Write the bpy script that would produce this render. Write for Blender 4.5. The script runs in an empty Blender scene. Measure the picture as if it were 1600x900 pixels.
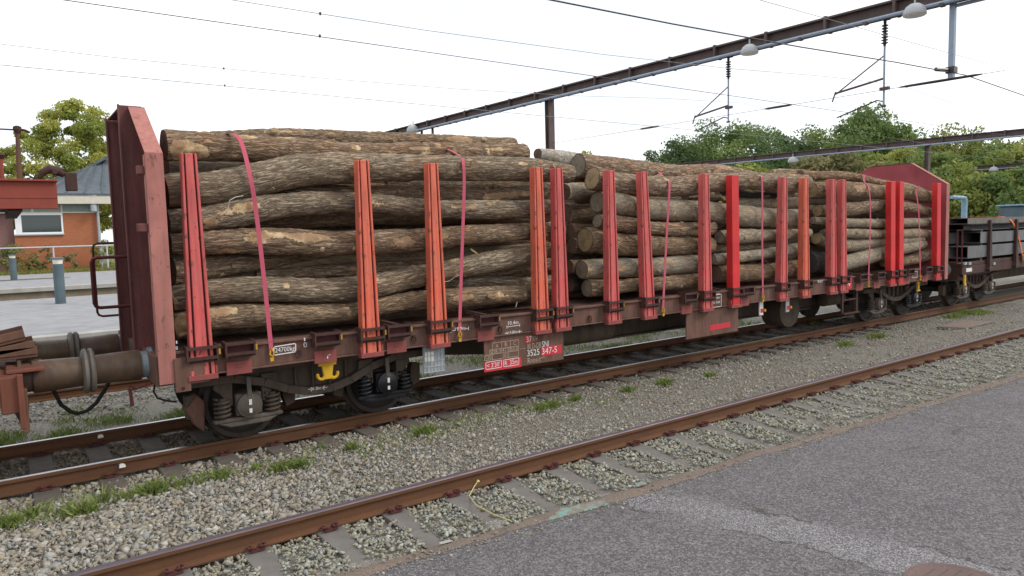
import bpy, bmesh, math, random
import numpy as np
from mathutils import Vector, Matrix

# ------------------------------------------------------------------ scene, camera, sky, sun
S = bpy.context.scene
COL = S.collection
rad = math.radians
CAM = np.array([-3.1975, -9.6894, 2.4580]); YAW, PITCH, ROLL, FPX = 0.62574, -0.08187, -0.0253, 1105.54
def cam_axes():
    f = np.array([math.sin(YAW)*math.cos(PITCH), math.cos(YAW)*math.cos(PITCH), math.sin(PITCH)])
    r = np.array([math.cos(YAW), -math.sin(YAW), 0.0]); u = np.cross(r, f)
    c, s = math.cos(ROLL), math.sin(ROLL)
    return c*r+s*u, -s*r+c*u, f
AR, AU, AF = cam_axes()
cd = bpy.data.cameras.new('camera'); cam = bpy.data.objects.new('camera', cd); COL.objects.link(cam)
m = Matrix(((AR[0], AU[0], -AF[0], CAM[0]), (AR[1], AU[1], -AF[1], CAM[1]), (AR[2], AU[2], -AF[2], CAM[2]), (0, 0, 0, 1)))
cam.matrix_world = m
cd.sensor_width = 36; cd.lens = 36*FPX/1600; cd.clip_start = .05; cd.clip_end = 2000
S.camera = cam
S.render.resolution_x = 1024; S.render.resolution_y = 576

SUN_AZ, SUN_EL = 128, 42            # degrees from +Y towards +X: from behind the camera, to its right
W = bpy.data.worlds.new('World'); S.world = W; W.use_nodes = True
nt = W.node_tree; nt.nodes.clear()
out = nt.nodes.new('ShaderNodeOutputWorld'); bg = nt.nodes.new('ShaderNodeBackground')
sky = nt.nodes.new('ShaderNodeTexSky'); sky.sky_type = 'NISHITA'; sky.sun_disc = False
sky.sun_elevation = rad(SUN_EL); sky.sun_rotation = rad(SUN_AZ); sky.dust_density = 2.0; sky.air_density = 1.0
tc = nt.nodes.new('ShaderNodeTexCoord'); nz = nt.nodes.new('ShaderNodeTexNoise')
nz.inputs['Scale'].default_value = 2.2; nz.inputs['Detail'].default_value = 5; nz.inputs['Roughness'].default_value = .5
mp = nt.nodes.new('ShaderNodeMapping'); mp.inputs['Scale'].default_value = (1, 1, 2.2)
nt.links.new(tc.outputs['Generated'], mp.inputs['Vector']); nt.links.new(mp.outputs['Vector'], nz.inputs['Vector'])
rp = nt.nodes.new('ShaderNodeValToRGB'); rp.color_ramp.elements[0].position = .38; rp.color_ramp.elements[1].position = .60
rp.color_ramp.elements[0].color = (.62, .62, .62, 1); rp.color_ramp.elements[1].color = (1, 1, 1, 1)
nt.links.new(nz.outputs['Fac'], rp.inputs['Fac'])
mx = nt.nodes.new('ShaderNodeMix'); mx.data_type = 'RGBA'
nt.links.new(rp.outputs['Color'], mx.inputs['Factor']); nt.links.new(sky.outputs['Color'], mx.inputs[6])
mx.inputs[7].default_value = (9.9, 10.1, 10.4, 1)      # bright even cloud cover
nt.links.new(mx.outputs[2], bg.inputs['Color']); bg.inputs['Strength'].default_value = .1
nt.links.new(bg.outputs['Background'], out.inputs['Surface'])
sl = bpy.data.lights.new('sun', 'SUN'); sl.energy = 1.4; sl.angle = rad(18); sl.color = (1, .95, .87)
sun = bpy.data.objects.new('sun', sl); COL.objects.link(sun)
d = Vector((math.sin(rad(SUN_AZ))*math.cos(rad(SUN_EL)), math.cos(rad(SUN_AZ))*math.cos(rad(SUN_EL)), math.sin(rad(SUN_EL))))
sun.rotation_euler = (-d).to_track_quat('-Z', 'Y').to_euler(); sun.location = (0, -20, 30)
S.view_settings.view_transform = 'Standard'; S.view_settings.look = 'None'
S.view_settings.exposure = 0.55; S.view_settings.gamma = 1; S.view_settings.use_curve_mapping = False

# ------------------------------------------------------------------ helpers
rng = np.random.default_rng(7); random.seed(7)
def ray(u, v):
    return AF + (u-800)/FPX*AR - (v-450)/FPX*AU
def P(u, v, X=None, Y=None, Z=None):
    """point of the place seen at survey coordinates u, v, on a plane of known X, Y or Z"""
    d = ray(u, v)
    t = (X-CAM[0])/d[0] if X is not None else (Y-CAM[1])/d[1] if Y is not None else (Z-CAM[2])/d[2]
    return CAM+t*d
def depth(p): return float((np.asarray(p)-CAM) @ AF)

LOC = {}
def tag(o, label=None, cat=None, group=None, kind=None):
    if label: o['label'] = label
    if cat: o['category'] = cat
    if group: o['group'] = group
    if kind: o['kind'] = kind
    return o
def empty(name, loc, label=None, cat=None, group=None):
    o = bpy.data.objects.new(name, None); COL.objects.link(o); o.location = tuple(float(x) for x in loc)
    o.empty_display_size = .2
    LOC[o.name] = np.array(loc, float)
    return tag(o, label, cat, group)
def link(name, me, mats, parent=None, off=None, smooth=False, bevel=0):
    o = bpy.data.objects.new(name, me); COL.objects.link(o)
    for mm in (mats if isinstance(mats, (list, tuple)) else [mats]):
        if mm is not None and len(me.materials) < 8: me.materials.append(mm)
    if parent is not None: o.parent = parent
    if smooth: me.polygons.foreach_set('use_smooth', [True]*len(me.polygons))
    if bevel:
        b = o.modifiers.new('bevel', 'BEVEL'); b.width = bevel; b.segments = 1; b.limit_method = 'ANGLE'; b.angle_limit = rad(40)
    LOC[o.name] = np.zeros(3) if off is None else off
    return o
def np_mesh(name, V, F, mi=None):
    """F: (n,k) int array, all faces the same size"""
    V = np.asarray(V, np.float32); F = np.asarray(F, np.int32); n, k = F.shape
    me = bpy.data.meshes.new(name)
    me.vertices.add(len(V)); me.vertices.foreach_set('co', V.ravel())
    me.loops.add(n*k); me.loops.foreach_set('vertex_index', F.ravel())
    me.polygons.add(n); me.polygons.foreach_set('loop_start', np.arange(0, n*k, k, dtype=np.int32))
    me.update(calc_edges=True)
    return me
def attr(me, name, kind, vals):
    a = me.attributes.new(name, kind, 'POINT')
    a.data.foreach_set('color' if kind == 'FLOAT_COLOR' else 'value', np.asarray(vals, np.float32).ravel())

class MB:
    def __init__(s): s.v = []; s.f = []; s.m = []
    def add(s, vs, fs, mi=0):
        b = len(s.v); s.v += [tuple(float(c) for c in p) for p in vs]
        s.f += [tuple(b+i for i in f) for f in fs]; s.m += [mi]*len(fs); return s
    def box(s, x0, x1, y0, y1, z0, z1, mi=0):
        if x0 > x1: x0, x1 = x1, x0
        if y0 > y1: y0, y1 = y1, y0
        if z0 > z1: z0, z1 = z1, z0
        return s.add([(x0,y0,z0),(x1,y0,z0),(x1,y1,z0),(x0,y1,z0),(x0,y0,z1),(x1,y0,z1),(x1,y1,z1),(x0,y1,z1)],
              [(3,2,1,0),(4,5,6,7),(0,1,5,4),(1,2,6,5),(2,3,7,6),(3,0,4,7)], mi)
    def hexa(s, a, b, mi=0):   # bottom quad a, top quad b
        return s.add(list(a)+list(b), [(3,2,1,0),(4,5,6,7),(0,1,5,4),(1,2,6,5),(2,3,7,6),(3,0,4,7)], mi)
    def bar(s, p, q, w, h, up=(0,0,1), mi=0):
        p = Vector(p); q = Vector(q); t = (q-p).normalized(); r = t.cross(Vector(up))
        if r.length < 1e-4: r = t.cross(Vector((0,1,0)))
        r.normalize(); u = r.cross(t)
        f = lambda c: [c-r*w/2-u*h/2, c+r*w/2-u*h/2, c+r*w/2+u*h/2, c-r*w/2+u*h/2]
        return s.hexa(f(p), f(q), mi)
    def tube(s, pts, r, n=8, mi=0, cap=True):
        pts = [Vector(p) for p in pts]; rs = r if isinstance(r, (list, tuple)) else [r]*len(pts)
        rings = []; prev = None
        for i, p in enumerate(pts):
            t = (pts[min(i+1, len(pts)-1)]-pts[max(i-1, 0)]).normalized()
            if prev is None:
                a = Vector((0,0,1)) if abs(t.z) < .9 else Vector((1,0,0)); n1 = t.cross(a).normalized()
            else:
                n1 = (prev-t*prev.dot(t)).normalized()
            prev = n1; n2 = t.cross(n1)
            rings.append([p+(n1*math.cos(2*math.pi*k/n)+n2*math.sin(2*math.pi*k/n))*rs[i] for k in range(n)])
        vs = [v for rg in rings for v in rg]; fs = []
        for i in range(len(pts)-1):
            for k in range(n):
                fs.append((i*n+k, i*n+(k+1) % n, (i+1)*n+(k+1) % n, (i+1)*n+k))
        if cap: fs += [tuple(range(n))[::-1], tuple((len(pts)-1)*n+k for k in range(n))]
        return s.add(vs, fs, mi)
    def lathe(s, c, axis, prof, n=20, mi=0):
        """prof: list of (distance along axis, radius) from c"""
        c = Vector(c); t = Vector(axis).normalized(); a = Vector((0,0,1)) if abs(t.z) < .9 else Vector((1,0,0))
        n1 = t.cross(a).normalized(); n2 = t.cross(n1); vs = []; fs = []
        for (h, r) in prof:
            for k in range(n):
                an = 2*math.pi*k/n; vs.append(c+t*h+(n1*math.cos(an)+n2*math.sin(an))*max(r, 1e-4))
        for i in range(len(prof)-1):
            for k in range(n): fs.append((i*n+k, i*n+(k+1) % n, (i+1)*n+(k+1) % n, (i+1)*n+k))
        fs += [tuple(range(n))[::-1], tuple((len(prof)-1)*n+k for k in range(n))]
        return s.add(vs, fs, mi)
    def prism(s, poly, axis, a0, a1, mi=0):
        """poly in the two other axes: axis x -> (y,z), y -> (x,z), z -> (x,y)"""
        n = len(poly)
        mk = {'x': lambda p, a: (a, p[0], p[1]), 'y': lambda p, a: (p[0], a, p[1]), 'z': lambda p, a: (p[0], p[1], a)}[axis]
        vs = [mk(p, a0) for p in poly]+[mk(p, a1) for p in poly]
        fs = [tuple(range(n)), tuple(range(n, 2*n))[::-1]]+[(i, i+n, (i+1) % n+n, (i+1) % n) for i in range(n)]
        return s.add(vs, fs, mi)
    def mesh(s, name, off=(0,0,0)):
        me = bpy.data.meshes.new(name)
        me.from_pydata([(v[0]-off[0], v[1]-off[1], v[2]-off[2]) for v in s.v], [], s.f)
        if any(s.m): me.polygons.foreach_set('material_index', s.m)
        bm = bmesh.new(); bm.from_mesh(me); bmesh.ops.recalc_face_normals(bm, faces=bm.faces); bm.to_mesh(me); bm.free()
        return me
    def build(s, name, mats, parent=None, smooth=False, bevel=0):
        off = LOC[parent.name] if parent is not None else np.zeros(3)
        o = link(name, s.mesh(name, off), mats, parent, off, False, bevel)
        if smooth:
            me = o.data; me.polygons.foreach_set('use_smooth', [True]*len(me.polygons))
            try: me.set_sharp_from_angle(angle=rad(45))
            except Exception: pass
        return o
def move_copy(o, dx=0, dy=0, dz=0, parent=None):
    c = o.copy(); COL.objects.link(c); c.location = (o.location.x+dx, o.location.y+dy, o.location.z+dz)
    c.parent = parent if parent is not None else o.parent
    LOC[c.name] = LOC.get(o.name, np.zeros(3))+np.array([dx, dy, dz])*0
    return c
def vnoise(u, v, pv, seed):
    """value noise, periodic over pv cells in v"""
    r = np.random.default_rng(seed).random((256, 256)).astype(np.float32)
    iu = np.floor(u).astype(int); iv = np.floor(v).astype(int); fu = u-iu; fv = v-iv
    fu = fu*fu*(3-2*fu); fv = fv*fv*(3-2*fv)
    g = lambda a, b: r[a % 256, (b % pv) % 256]
    return (g(iu, iv)*(1-fu)*(1-fv)+g(iu+1, iv)*fu*(1-fv)+g(iu, iv+1)*(1-fu)*fv+g(iu+1, iv+1)*fu*fv)*2-1

# ------------------------------------------------------------------ materials
class NT:
    def __init__(s, name, rough=.7, metal=0, spec=.3):
        s.mat = bpy.data.materials.new(name); s.mat.use_nodes = True; s.t = s.mat.node_tree
        s.b = s.t.nodes['Principled BSDF']; s.b.inputs['Roughness'].default_value = rough
        s.b.inputs['Metallic'].default_value = metal; s.b.inputs['Specular IOR Level'].default_value = spec
        s.tc = None
    def n(s, typ, **kw):
        x = s.t.nodes.new('ShaderNode'+typ)
        for k, v in kw.items(): setattr(x, k, v)
        return x
    def l(s, a, b): s.t.links.new(a, b)
    def val(s, sock, x):
        if hasattr(x, 'is_linked') or hasattr(x, 'links'): s.l(x, sock)
        else: sock.default_value = x
    def coord(s, which='Object', scale=(1, 1, 1), loc=(0, 0, 0), rot=(0, 0, 0)):
        if s.tc is None: s.tc = s.n('TexCoord')
        mp = s.n('Mapping'); mp.inputs['Scale'].default_value = scale; mp.inputs['Location'].default_value = loc; mp.inputs['Rotation'].default_value = rot
        s.l(s.tc.outputs[which], mp.inputs['Vector']); return mp.outputs['Vector']
    def noise(s, vec, scale, detail=4, rough=.55, dist=0):
        x = s.n('TexNoise'); x.inputs['Scale'].default_value = scale; x.inputs['Detail'].default_value = detail
        x.inputs['Roughness'].default_value = rough; x.inputs['Distortion'].default_value = dist
        if vec is not None: s.l(vec, x.inputs['Vector'])
        return x.outputs['Fac']
    def voro(s, vec, scale, feature='F1', out='Distance', rnd=1):
        x = s.n('TexVoronoi', feature=feature); x.inputs['Scale'].default_value = scale; x.inputs['Randomness'].default_value = rnd
        s.l(vec, x.inputs['Vector']); return x.outputs[out]
    def ramp(s, fac, *stops):
        x = s.n('ValToRGB'); e = x.color_ramp.elements
        while len(e) < len(stops): e.new(.5)
        for i, (p, c) in enumerate(stops):
            e[i].position = p; e[i].color = (*c, 1) if isinstance(c, tuple) else (c, c, c, 1)
        s.l(fac, x.inputs['Fac']); return x.outputs['Color']
    def mix(s, fac, a, b, mode='MIX'):
        x = s.n('Mix', data_type='RGBA', blend_type=mode); s.val(x.inputs[0], fac)
        for k, c in ((6, a), (7, b)):
            if isinstance(c, tuple): x.inputs[k].default_value = (*c, 1)
            else: s.l(c, x.inputs[k])
        return x.outputs[2]
    def math(s, op, a, b=0.0, clamp=False):
        x = s.n('Math', operation=op, use_clamp=clamp); s.val(x.inputs[0], a); s.val(x.inputs[1], b); return x.outputs[0]
    def attr(s, name, out='Fac'):
        x = s.n('Attribute', attribute_name=name); return x.outputs[out]
    def warp(s, vec, scale=2.0):
        x = s.n('TexNoise'); x.inputs['Scale'].default_value = scale; s.l(vec, x.inputs['Vector']); return x.outputs['Color']
    def rand(s): return s.n('ObjectInfo').outputs['Random']
    def bump(s, h, strength=.3, dist=.01):
        x = s.n('Bump'); x.inputs['Strength'].default_value = strength; x.inputs['Distance'].default_value = dist
        s.l(h, x.inputs['Height']); s.l(x.outputs['Normal'], s.b.inputs['Normal'])
    def col(s, c):
        if isinstance(c, tuple): s.b.inputs['Base Color'].default_value = (*c, 1)
        else: s.l(c, s.b.inputs['Base Color'])
        return s
    def rough(s, f): s.l(f, s.b.inputs['Roughness'])

def paint(name, c, dirt=(.045, .03, .024), amount=.45, rough=.6, c2=None, fine=70, metal=0, chips=0.):
    t = NT(name, rough, metal)
    v = t.coord()
    n1 = t.noise(t.coord(scale=(1, 1, .25)), 7, 6, .65); n2 = t.noise(v, 2.1, 4); n3 = t.noise(v, fine, 3)
    c2 = c2 or tuple(x*.72 for x in c)
    base = t.mix(t.ramp(n2, (.35, 0.), (.7, 1.)), c, c2)
    f = t.math('MULTIPLY', t.ramp(n1, (.42, 0.), (.78, 1.)), amount)
    cc = t.mix(f, base, dirt)
    sp = t.ramp(n3, (.62, 0.), (.72, 1.))
    cc = t.mix(t.math('MULTIPLY', sp, .35*amount), cc, dirt)
    if chips:     # scrapes to rust and bare steel, sooty runs
        n4 = t.noise(t.coord(scale=(1, 1, .45)), 17, 6, .7); n5 = t.noise(t.coord(scale=(2.2, 2.2, .12)), 9, 4, .6)
        cc = t.mix(t.math('MULTIPLY', t.ramp(n5, (.46, 0.), (.66, 1.)), .5*chips), cc, tuple(x*.42 for x in c))
        cc = t.mix(t.math('MULTIPLY', t.ramp(n5, (.30, 1.), (.42, 0.)), .35*chips), cc, tuple(x*.8+.09 for x in c))
        cc = t.mix(t.math('MULTIPLY', t.ramp(n4, (.60, 0.), (.635, 1.)), chips), cc, (.075, .038, .026))
        cc = t.mix(t.math('MULTIPLY', t.ramp(n4, (.69, 0.), (.70, 1.)), chips), cc, (.26, .24, .23))
    t.col(cc); t.bump(t.math('ADD', n3, t.math('MULTIPLY', n1, .8)), .12, .004)
    t.rough(t.math('ADD', t.math('MULTIPLY', f, .3), rough, True)); return t.mat
def plain(name, c, rough=.6, metal=0, var=.25, scale=30):
    t = NT(name, rough, metal); v = t.coord(); n1 = t.noise(v, scale, 4)
    t.col(t.mix(t.ramp(n1, (.3, 0.), (.75, 1.)), c, tuple(x*(1-var) for x in c))); t.bump(n1, .08, .003); return t.mat

MAT = {}
MAT['red'] = paint('stanchion_red', (.60, .095, .088), amount=.35, chips=.8, c2=(.52, .135, .122))
MAT['orange'] = paint('stanchion_orange_red', (.68, .125, .068), amount=.3, chips=.8, c2=(.60, .165, .11))
MAT['bright'] = paint('stanchion_bright_red', (.62, .028, .030), amount=.12, rough=.5, chips=.25)
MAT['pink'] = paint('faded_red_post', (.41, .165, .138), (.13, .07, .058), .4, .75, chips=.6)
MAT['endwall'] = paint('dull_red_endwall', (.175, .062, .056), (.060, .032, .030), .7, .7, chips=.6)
MAT['endpink'] = paint('crimson_inner_wall', (.33, .065, .075), (.14, .04, .045), .4, .7)
MAT['frame'] = paint('dirty_wagon_brown', (.165, .078, .060), (.060, .036, .025), .85, .75, c2=(.125, .072, .052), chips=.5)
MAT['pinkplate'] = paint('scuffed_pink_plate', (.30, .075, .068), (.09, .05, .04), .6, .7)
MAT['groove'] = plain('dark_groove', (.055, .012, .014), .8)
MAT['bracket'] = paint('dark_bracket', (.070, .032, .026), (.035, .022, .017), .7, .7)
MAT['bogie'] = paint('grimy_bogie', (.088, .064, .048), (.042, .031, .024), .8, .8)
MAT['boxcover'] = paint('oily_axle_cover', (.115, .094, .076), (.035, .027, .022), .7, .6)
MAT['blackbox'] = paint('black_axle_box', (.012, .013, .016), (.03, .025, .02), .35, .35)
MAT['wheel'] = paint('dark_wheel', (.045, .035, .030), (.020, .015, .012), .6, .6)
MAT['steel'] = plain('worn_steel', (.45, .45, .46), .3, 1, .3)
MAT['buffer'] = paint('greasy_buffer', (.125, .083, .048), (.050, .033, .026), .8, .4, c2=(.090, .050, .034), chips=.5)
MAT['bufferplate'] = paint('buffer_plate', (.16, .14, .12), (.06, .05, .045), .7, .55)
MAT['grease'] = paint('bluish_buffer_ram', (.24, .28, .30), (.04, .04, .04), .8, .3)
MAT['yellow'] = paint('yellow_paint', (.62, .36, .02), (.12, .08, .03), .35, .5)
MAT['white'] = plain('white_lettering', (.72, .72, .70), .6, 0, .3, 60)
MAT['cream'] = plain('faded_lettering', (.46, .36, .27), .7, 0, .4, 60)
MAT['redmark'] = plain('red_marking', (.55, .035, .05), .6, 0, .2, 40)
MAT['galv'] = plain('galvanised', (.40, .43, .45), .5, .2, .3, 25)
MAT['paper'] = plain('paper', (.80, .80, .74), .8, 0, .05)
MAT['hose'] = plain('rubber_hose', (.022, .018, .018), .6, 0, .3)
MAT['strap'] = plain('magenta_webbing', (.46, .085, .13), .75, 0, .25, 120)
MAT['strapo'] = plain('orange_webbing', (.75, .16, .04), .7, 0, .2, 120)
MAT['lever'] = paint('red_lever', (.13, .022, .025), amount=.4)
MAT['rustw'] = paint('rusty_carrier', (.19, .060, .036), (.09, .04, .025), .7, .8, c2=(.13, .05, .035))
MAT['rustred'] = paint('red_oxide_deck', (.29, .062, .042), (.12, .04, .03), .4, .7)
MAT['brownsteel'] = paint('old_brown_steel', (.15, .075, .05), (.07, .045, .035), .7, .8)
MAT['dullsteel'] = paint('dull_grey_brown_steel', (.17, .155, .14), (.10, .08, .065), .6, .75)
MAT['cover'] = paint('worn_iron_cover', (.15, .098, .088), (.10, .085, .08), .7, .85)
MAT['greysteel'] = paint('grey_mill_steel', (.155, .157, .165), (.09, .085, .08), .5, .6, metal=.0)
MAT['darksteel'] = paint('dark_mill_steel', (.085, .082, .082), (.05, .045, .04), .5, .65)
MAT['gantry'] = paint('weathered_gantry', (.125, .090, .082), (.08, .066, .062), .6, .8)
MAT['conduit'] = plain('grey_conduit', (.28, .34, .42), .5, 0, .2, 10)
MAT['lamp'] = plain('lamp_dome', (.42, .44, .45), .45, 0, .1, 5)
MAT['wire'] = plain('dark_wire', (.05, .05, .055), .6)
MAT['wirel'] = plain('thin_bronze_wire', (.22, .25, .24), .6)
MAT['insul'] = plain('brown_insulator', (.05, .035, .035), .3)
MAT['concrete'] = paint('sleeper_concrete', (.165, .152, .138), (.095, .085, .072), .7, .95, fine=140)
MAT['sleeperdark'] = paint('stained_sleeper', (.13, .11, .095), (.06, .05, .04), .7, .9)
MAT['clip'] = paint('red_clip', (.11, .034, .03), (.07, .03, .025), .5, .7)
MAT['platform'] = paint('platform_asphalt', (.30, .30, .31), (.22, .22, .22), .5, .9, fine=20)
MAT['coping'] = paint('platform_coping', (.40, .385, .36), (.25, .24, .22), .5, .9)
MAT['tanwall'] = paint('tan_concrete', (.27, .22, .16), (.16, .13, .1), .6, .9)
MAT['bollard'] = paint('blue_grey_bollard', (.095, .135, .155), (.06, .07, .08), .4, .5)
MAT['lampglass'] = plain('bollard_glass', (.75, .74, .62), .3, 0, .1)
MAT['slate'] = paint('slate_roof', (.105, .125, .145), (.07, .08, .09), .4, .7)
MAT['fascia'] = plain('cream_fascia', (.58, .54, .45), .6, 0, .15, 4)
MAT['greenpanel'] = plain('grey_green_panel', (.23, .27, .24), .7, 0, .15, 4)
MAT['whiteframe'] = plain('white_window_frame', (.78, .79, .80), .5, 0, .08, 6)
MAT['curtain'] = plain('curtain', (.24, .13, .12), .9, 0, .3, 14)
MAT['blue'] = paint('pale_blue_paint', (.22, .36, .46), (.1, .14, .18), .4, .5)
MAT['twig'] = plain('pale_twig', (.48, .45, .38), .8)
MAT['straw'] = plain('yellow_cord', (.55, .48, .20), .7)
def glass():
    t = NT('window_glass', .06, 0, .7); t.col((.03, .045, .045)); return t.mat
MAT['glass'] = glass()
MAT['railgrey'] = plain('pale_grey_railing', (.50, .52, .53), .5, .2, .2, 10)

def brick():
    t = NT('orange_brick', .85); v = t.coord(rot=(rad(90), 0, 0))
    b = t.n('TexBrick'); t.l(v, b.inputs['Vector']); b.inputs['Scale'].default_value = 1
    b.inputs['Brick Width'].default_value = .24; b.inputs['Row Height'].default_value = .075; b.inputs['Mortar Size'].default_value = .008
    b.inputs['Color1'].default_value = (.42, .125, .045, 1); b.inputs['Color2'].default_value = (.34, .092, .035, 1); b.inputs['Mortar'].default_value = (.30, .20, .13, 1)
    t.col(t.mix(t.ramp(t.noise(t.coord(), 1.3, 4), (.3, 0.), (.7, .35)), b.outputs['Color'], (.30, .11, .06))); return t.mat
MAT['brick'] = brick()

def rail_mat():
    t = NT('rail_rust', .8); v = t.coord()
    a = t.noise(t.coord(scale=(.35, 1, 1)), 9, 6, .65); b = t.noise(v, 160, 3)
    c = t.mix(t.ramp(a, (.3, 0.), (.75, 1.)), (.128, .056, .025), (.088, .043, .023))
    c = t.mix(t.ramp(b, (.5, 0.), (.75, .6)), c, (.07, .032, .018))
    t.col(c); t.bump(b, .35, .004); return t.mat
MAT['rail'] = rail_mat()
def railtop(name, c, rough, metal):
    t = NT(name, rough, metal); a = t.noise(t.coord(scale=(.1, 1, 1)), 40, 5)
    t.col(t.mix(t.ramp(a, (.35, 0.), (.7, 1.)), c, tuple(x*.65 for x in c))); return t.mat
MAT['railshine'] = railtop('polished_rail_head', (.50, .50, .52), .3, 1)
MAT['raildull'] = railtop('dull_rail_head', (.13, .105, .12), .5, .35)

def bark(name, ridge, furrow, su=13., sv=40., moss=0.3, depth=1., smooth=False):
    t = NT(name, .88, 0, .2)
    uv = t.n('UVMap').outputs['UV']
    r = t.rand()
    off = t.n('CombineXYZ'); t.l(t.math('MULTIPLY', r, 37.), off.inputs[2]); t.l(t.math('MULTIPLY', r, 11.), off.inputs[0])
    sc = t.n('VectorMath', operation='MULTIPLY'); t.l(uv, sc.inputs[0]); sc.inputs[1].default_value = (su, sv, 1)
    ad = t.n('VectorMath', operation='ADD'); t.l(sc.outputs[0], ad.inputs[0]); t.l(off.outputs[0], ad.inputs[1])
    vec = ad.outputs[0]
    # wavy distortion so that furrows weave
    dn = t.n('TexNoise'); dn.inputs['Scale'].default_value = .55; dn.inputs['Detail'].default_value = 3; t.l(vec, dn.inputs['Vector'])
    dm = t.n('VectorMath', operation='MULTIPLY_ADD'); t.l(dn.outputs['Color'], dm.inputs[0]); dm.inputs[1].default_value = (2.0, 2.2, 0); t.l(vec, dm.inputs[2])
    e = t.voro(dm.outputs[0], 1.0, 'DISTANCE_TO_EDGE')
    st_ = t.n('VectorMath', operation='MULTIPLY'); t.l(dm.outputs[0], st_.inputs[0]); st_.inputs[1].default_value = (.42, 1.15, 1)
    rd = t.math('ABSOLUTE', t.math('SUBTRACT', t.noise(st_.outputs[0], 1.0, 3, .5, .6), .5))      # long weaving furrows
    fn = t.noise(st_.outputs[0], 3.4, 5, .7)
    h = t.math('ADD', t.math('MULTIPLY', t.ramp(rd, (.0, 0.), (.11, 1.)), 1.0), t.math('MULTIPLY', t.ramp(e, (.0, 0.), (.16, 1.)), .28))
    h = t.math('ADD', h, t.math('MULTIPLY', fn, .75))
    h = t.math('MULTIPLY', h, 1/2.0)
    if smooth: h = t.math('ADD', t.math('MULTIPLY', h, .45), .5)
    obj = t.coord()
    big = t.noise(obj, 1.7, 4); mid = t.noise(obj, 9, 5, .6)
    rc = t.mix(t.ramp(big, (.35, 0.), (.68, 1.)), ridge, tuple(x*.74 for x in ridge))
    rc = t.mix(t.ramp(t.noise(obj, 3.1, 3), (.52, 0.), (.66, .7)), rc, (ridge[0]*1.05, ridge[1]*.82, ridge[2]*.66))
    rc = t.mix(t.math('MULTIPLY', t.ramp(mid, (.5, 0.), (.75, 1.)), moss), rc, (.105, .105, .050))
    rc = t.mix(t.ramp(r, (.0, 0.), (.55, .0), (1., .75)), rc, (ridge[0]*.86, ridge[1]*.68, ridge[2]*.52))
    rc = t.mix(t.ramp(r, (.0, .7), (.4, .0), (1., .0)), rc, (ridge[0]*.92, ridge[1]*1.0, ridge[2]*1.05))
    c = t.mix(t.ramp(h, (.20, 0.), (.52, .42), (.82, 1.)) if not smooth else t.ramp(h, (.58, 0.), (.86, 1.)), furrow, rc)
    # torn patches where the pale wood shows
    pe = t.attr('peel'); pm = t.math('ADD', pe, t.math('MULTIPLY', t.math('SUBTRACT', t.noise(obj, 13, 6, .7), .5), 1.5))
    pf = t.ramp(pm, (.44, 0.), (.49, 1.))
    wood = t.mix(t.ramp(t.noise(obj, 11, 5, .65), (.38, 0.), (.62, 1.)), (.52, .40, .235), (.27, .155, .08))
    wood = t.mix(t.ramp(t.noise(obj, 2.7, 3), (.45, 0.), (.55, .8)), wood, (.27, .17, .10))
    t.col(t.mix(pf, c, wood))
    hh = t.mix(pf, h, (.9, .9, .9))
    t.bump(hh, 1.0*depth, .018); return t.mat
MAT['bark'] = bark('furrowed_bark', (.395, .312, .220), (.110, .075, .049), 11., 44.)
MAT['barkr'] = bark('reddish_bark', (.380, .280, .192), (.110, .070, .046), 10, 36, .15)
MAT['barkg'] = bark('grey_bark', (.345, .300, .228), (.140, .108, .078), 15, 26, .35, .6, True)
MAT['barkw'] = bark('pale_bark', (.42, .40, .35), (.15, .13, .11), 18, 9, .1, .3, True)
MAT['barkd'] = bark('dark_bark', (.058, .050, .046), (.025, .02, .018), 14, 26, .1, .4, True)
def cutwood(name, c, c2):
    t = NT(name, .85); a = t.attr('ring'); v = t.coord()
    w = t.n('TexWave', wave_type='BANDS', bands_direction='X'); 
    cx = t.n('CombineXYZ'); t.l(t.math('ADD', a, t.math('MULTIPLY', t.noise(v, 5, 3), .06)), cx.inputs[0]); t.l(cx.outputs[0], w.inputs['Vector'])
    w.inputs['Scale'].default_value = 6; w.inputs['Distortion'].default_value = .6
    n = t.noise(v, 9, 5, .6)
    cc = t.mix(w.outputs['Fac'], c, tuple(x*.8 for x in c)); cc = t.mix(t.ramp(n, (.4, 0.), (.7, 1.)), cc, c2)
    cc = t.mix(t.ramp(a, (.90, 0.), (.94, 1.)), cc, (.06, .045, .03))
    t.col(cc); t.bump(n, .4, .006); return t.mat
MAT['cut'] = cutwood('cut_wood_tan', (.34, .25, .13), (.19, .13, .075))
MAT['cutg'] = cutwood('cut_wood_grey', (.24, .20, .14), (.13, .11, .085))
MAT['cutd'] = cutwood('cut_wood_black', (.055, .05, .048), (.03, .028, .028))
MAT['cutr'] = cutwood('cut_wood_brown', (.17, .095, .062), (.085, .055, .042))

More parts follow.
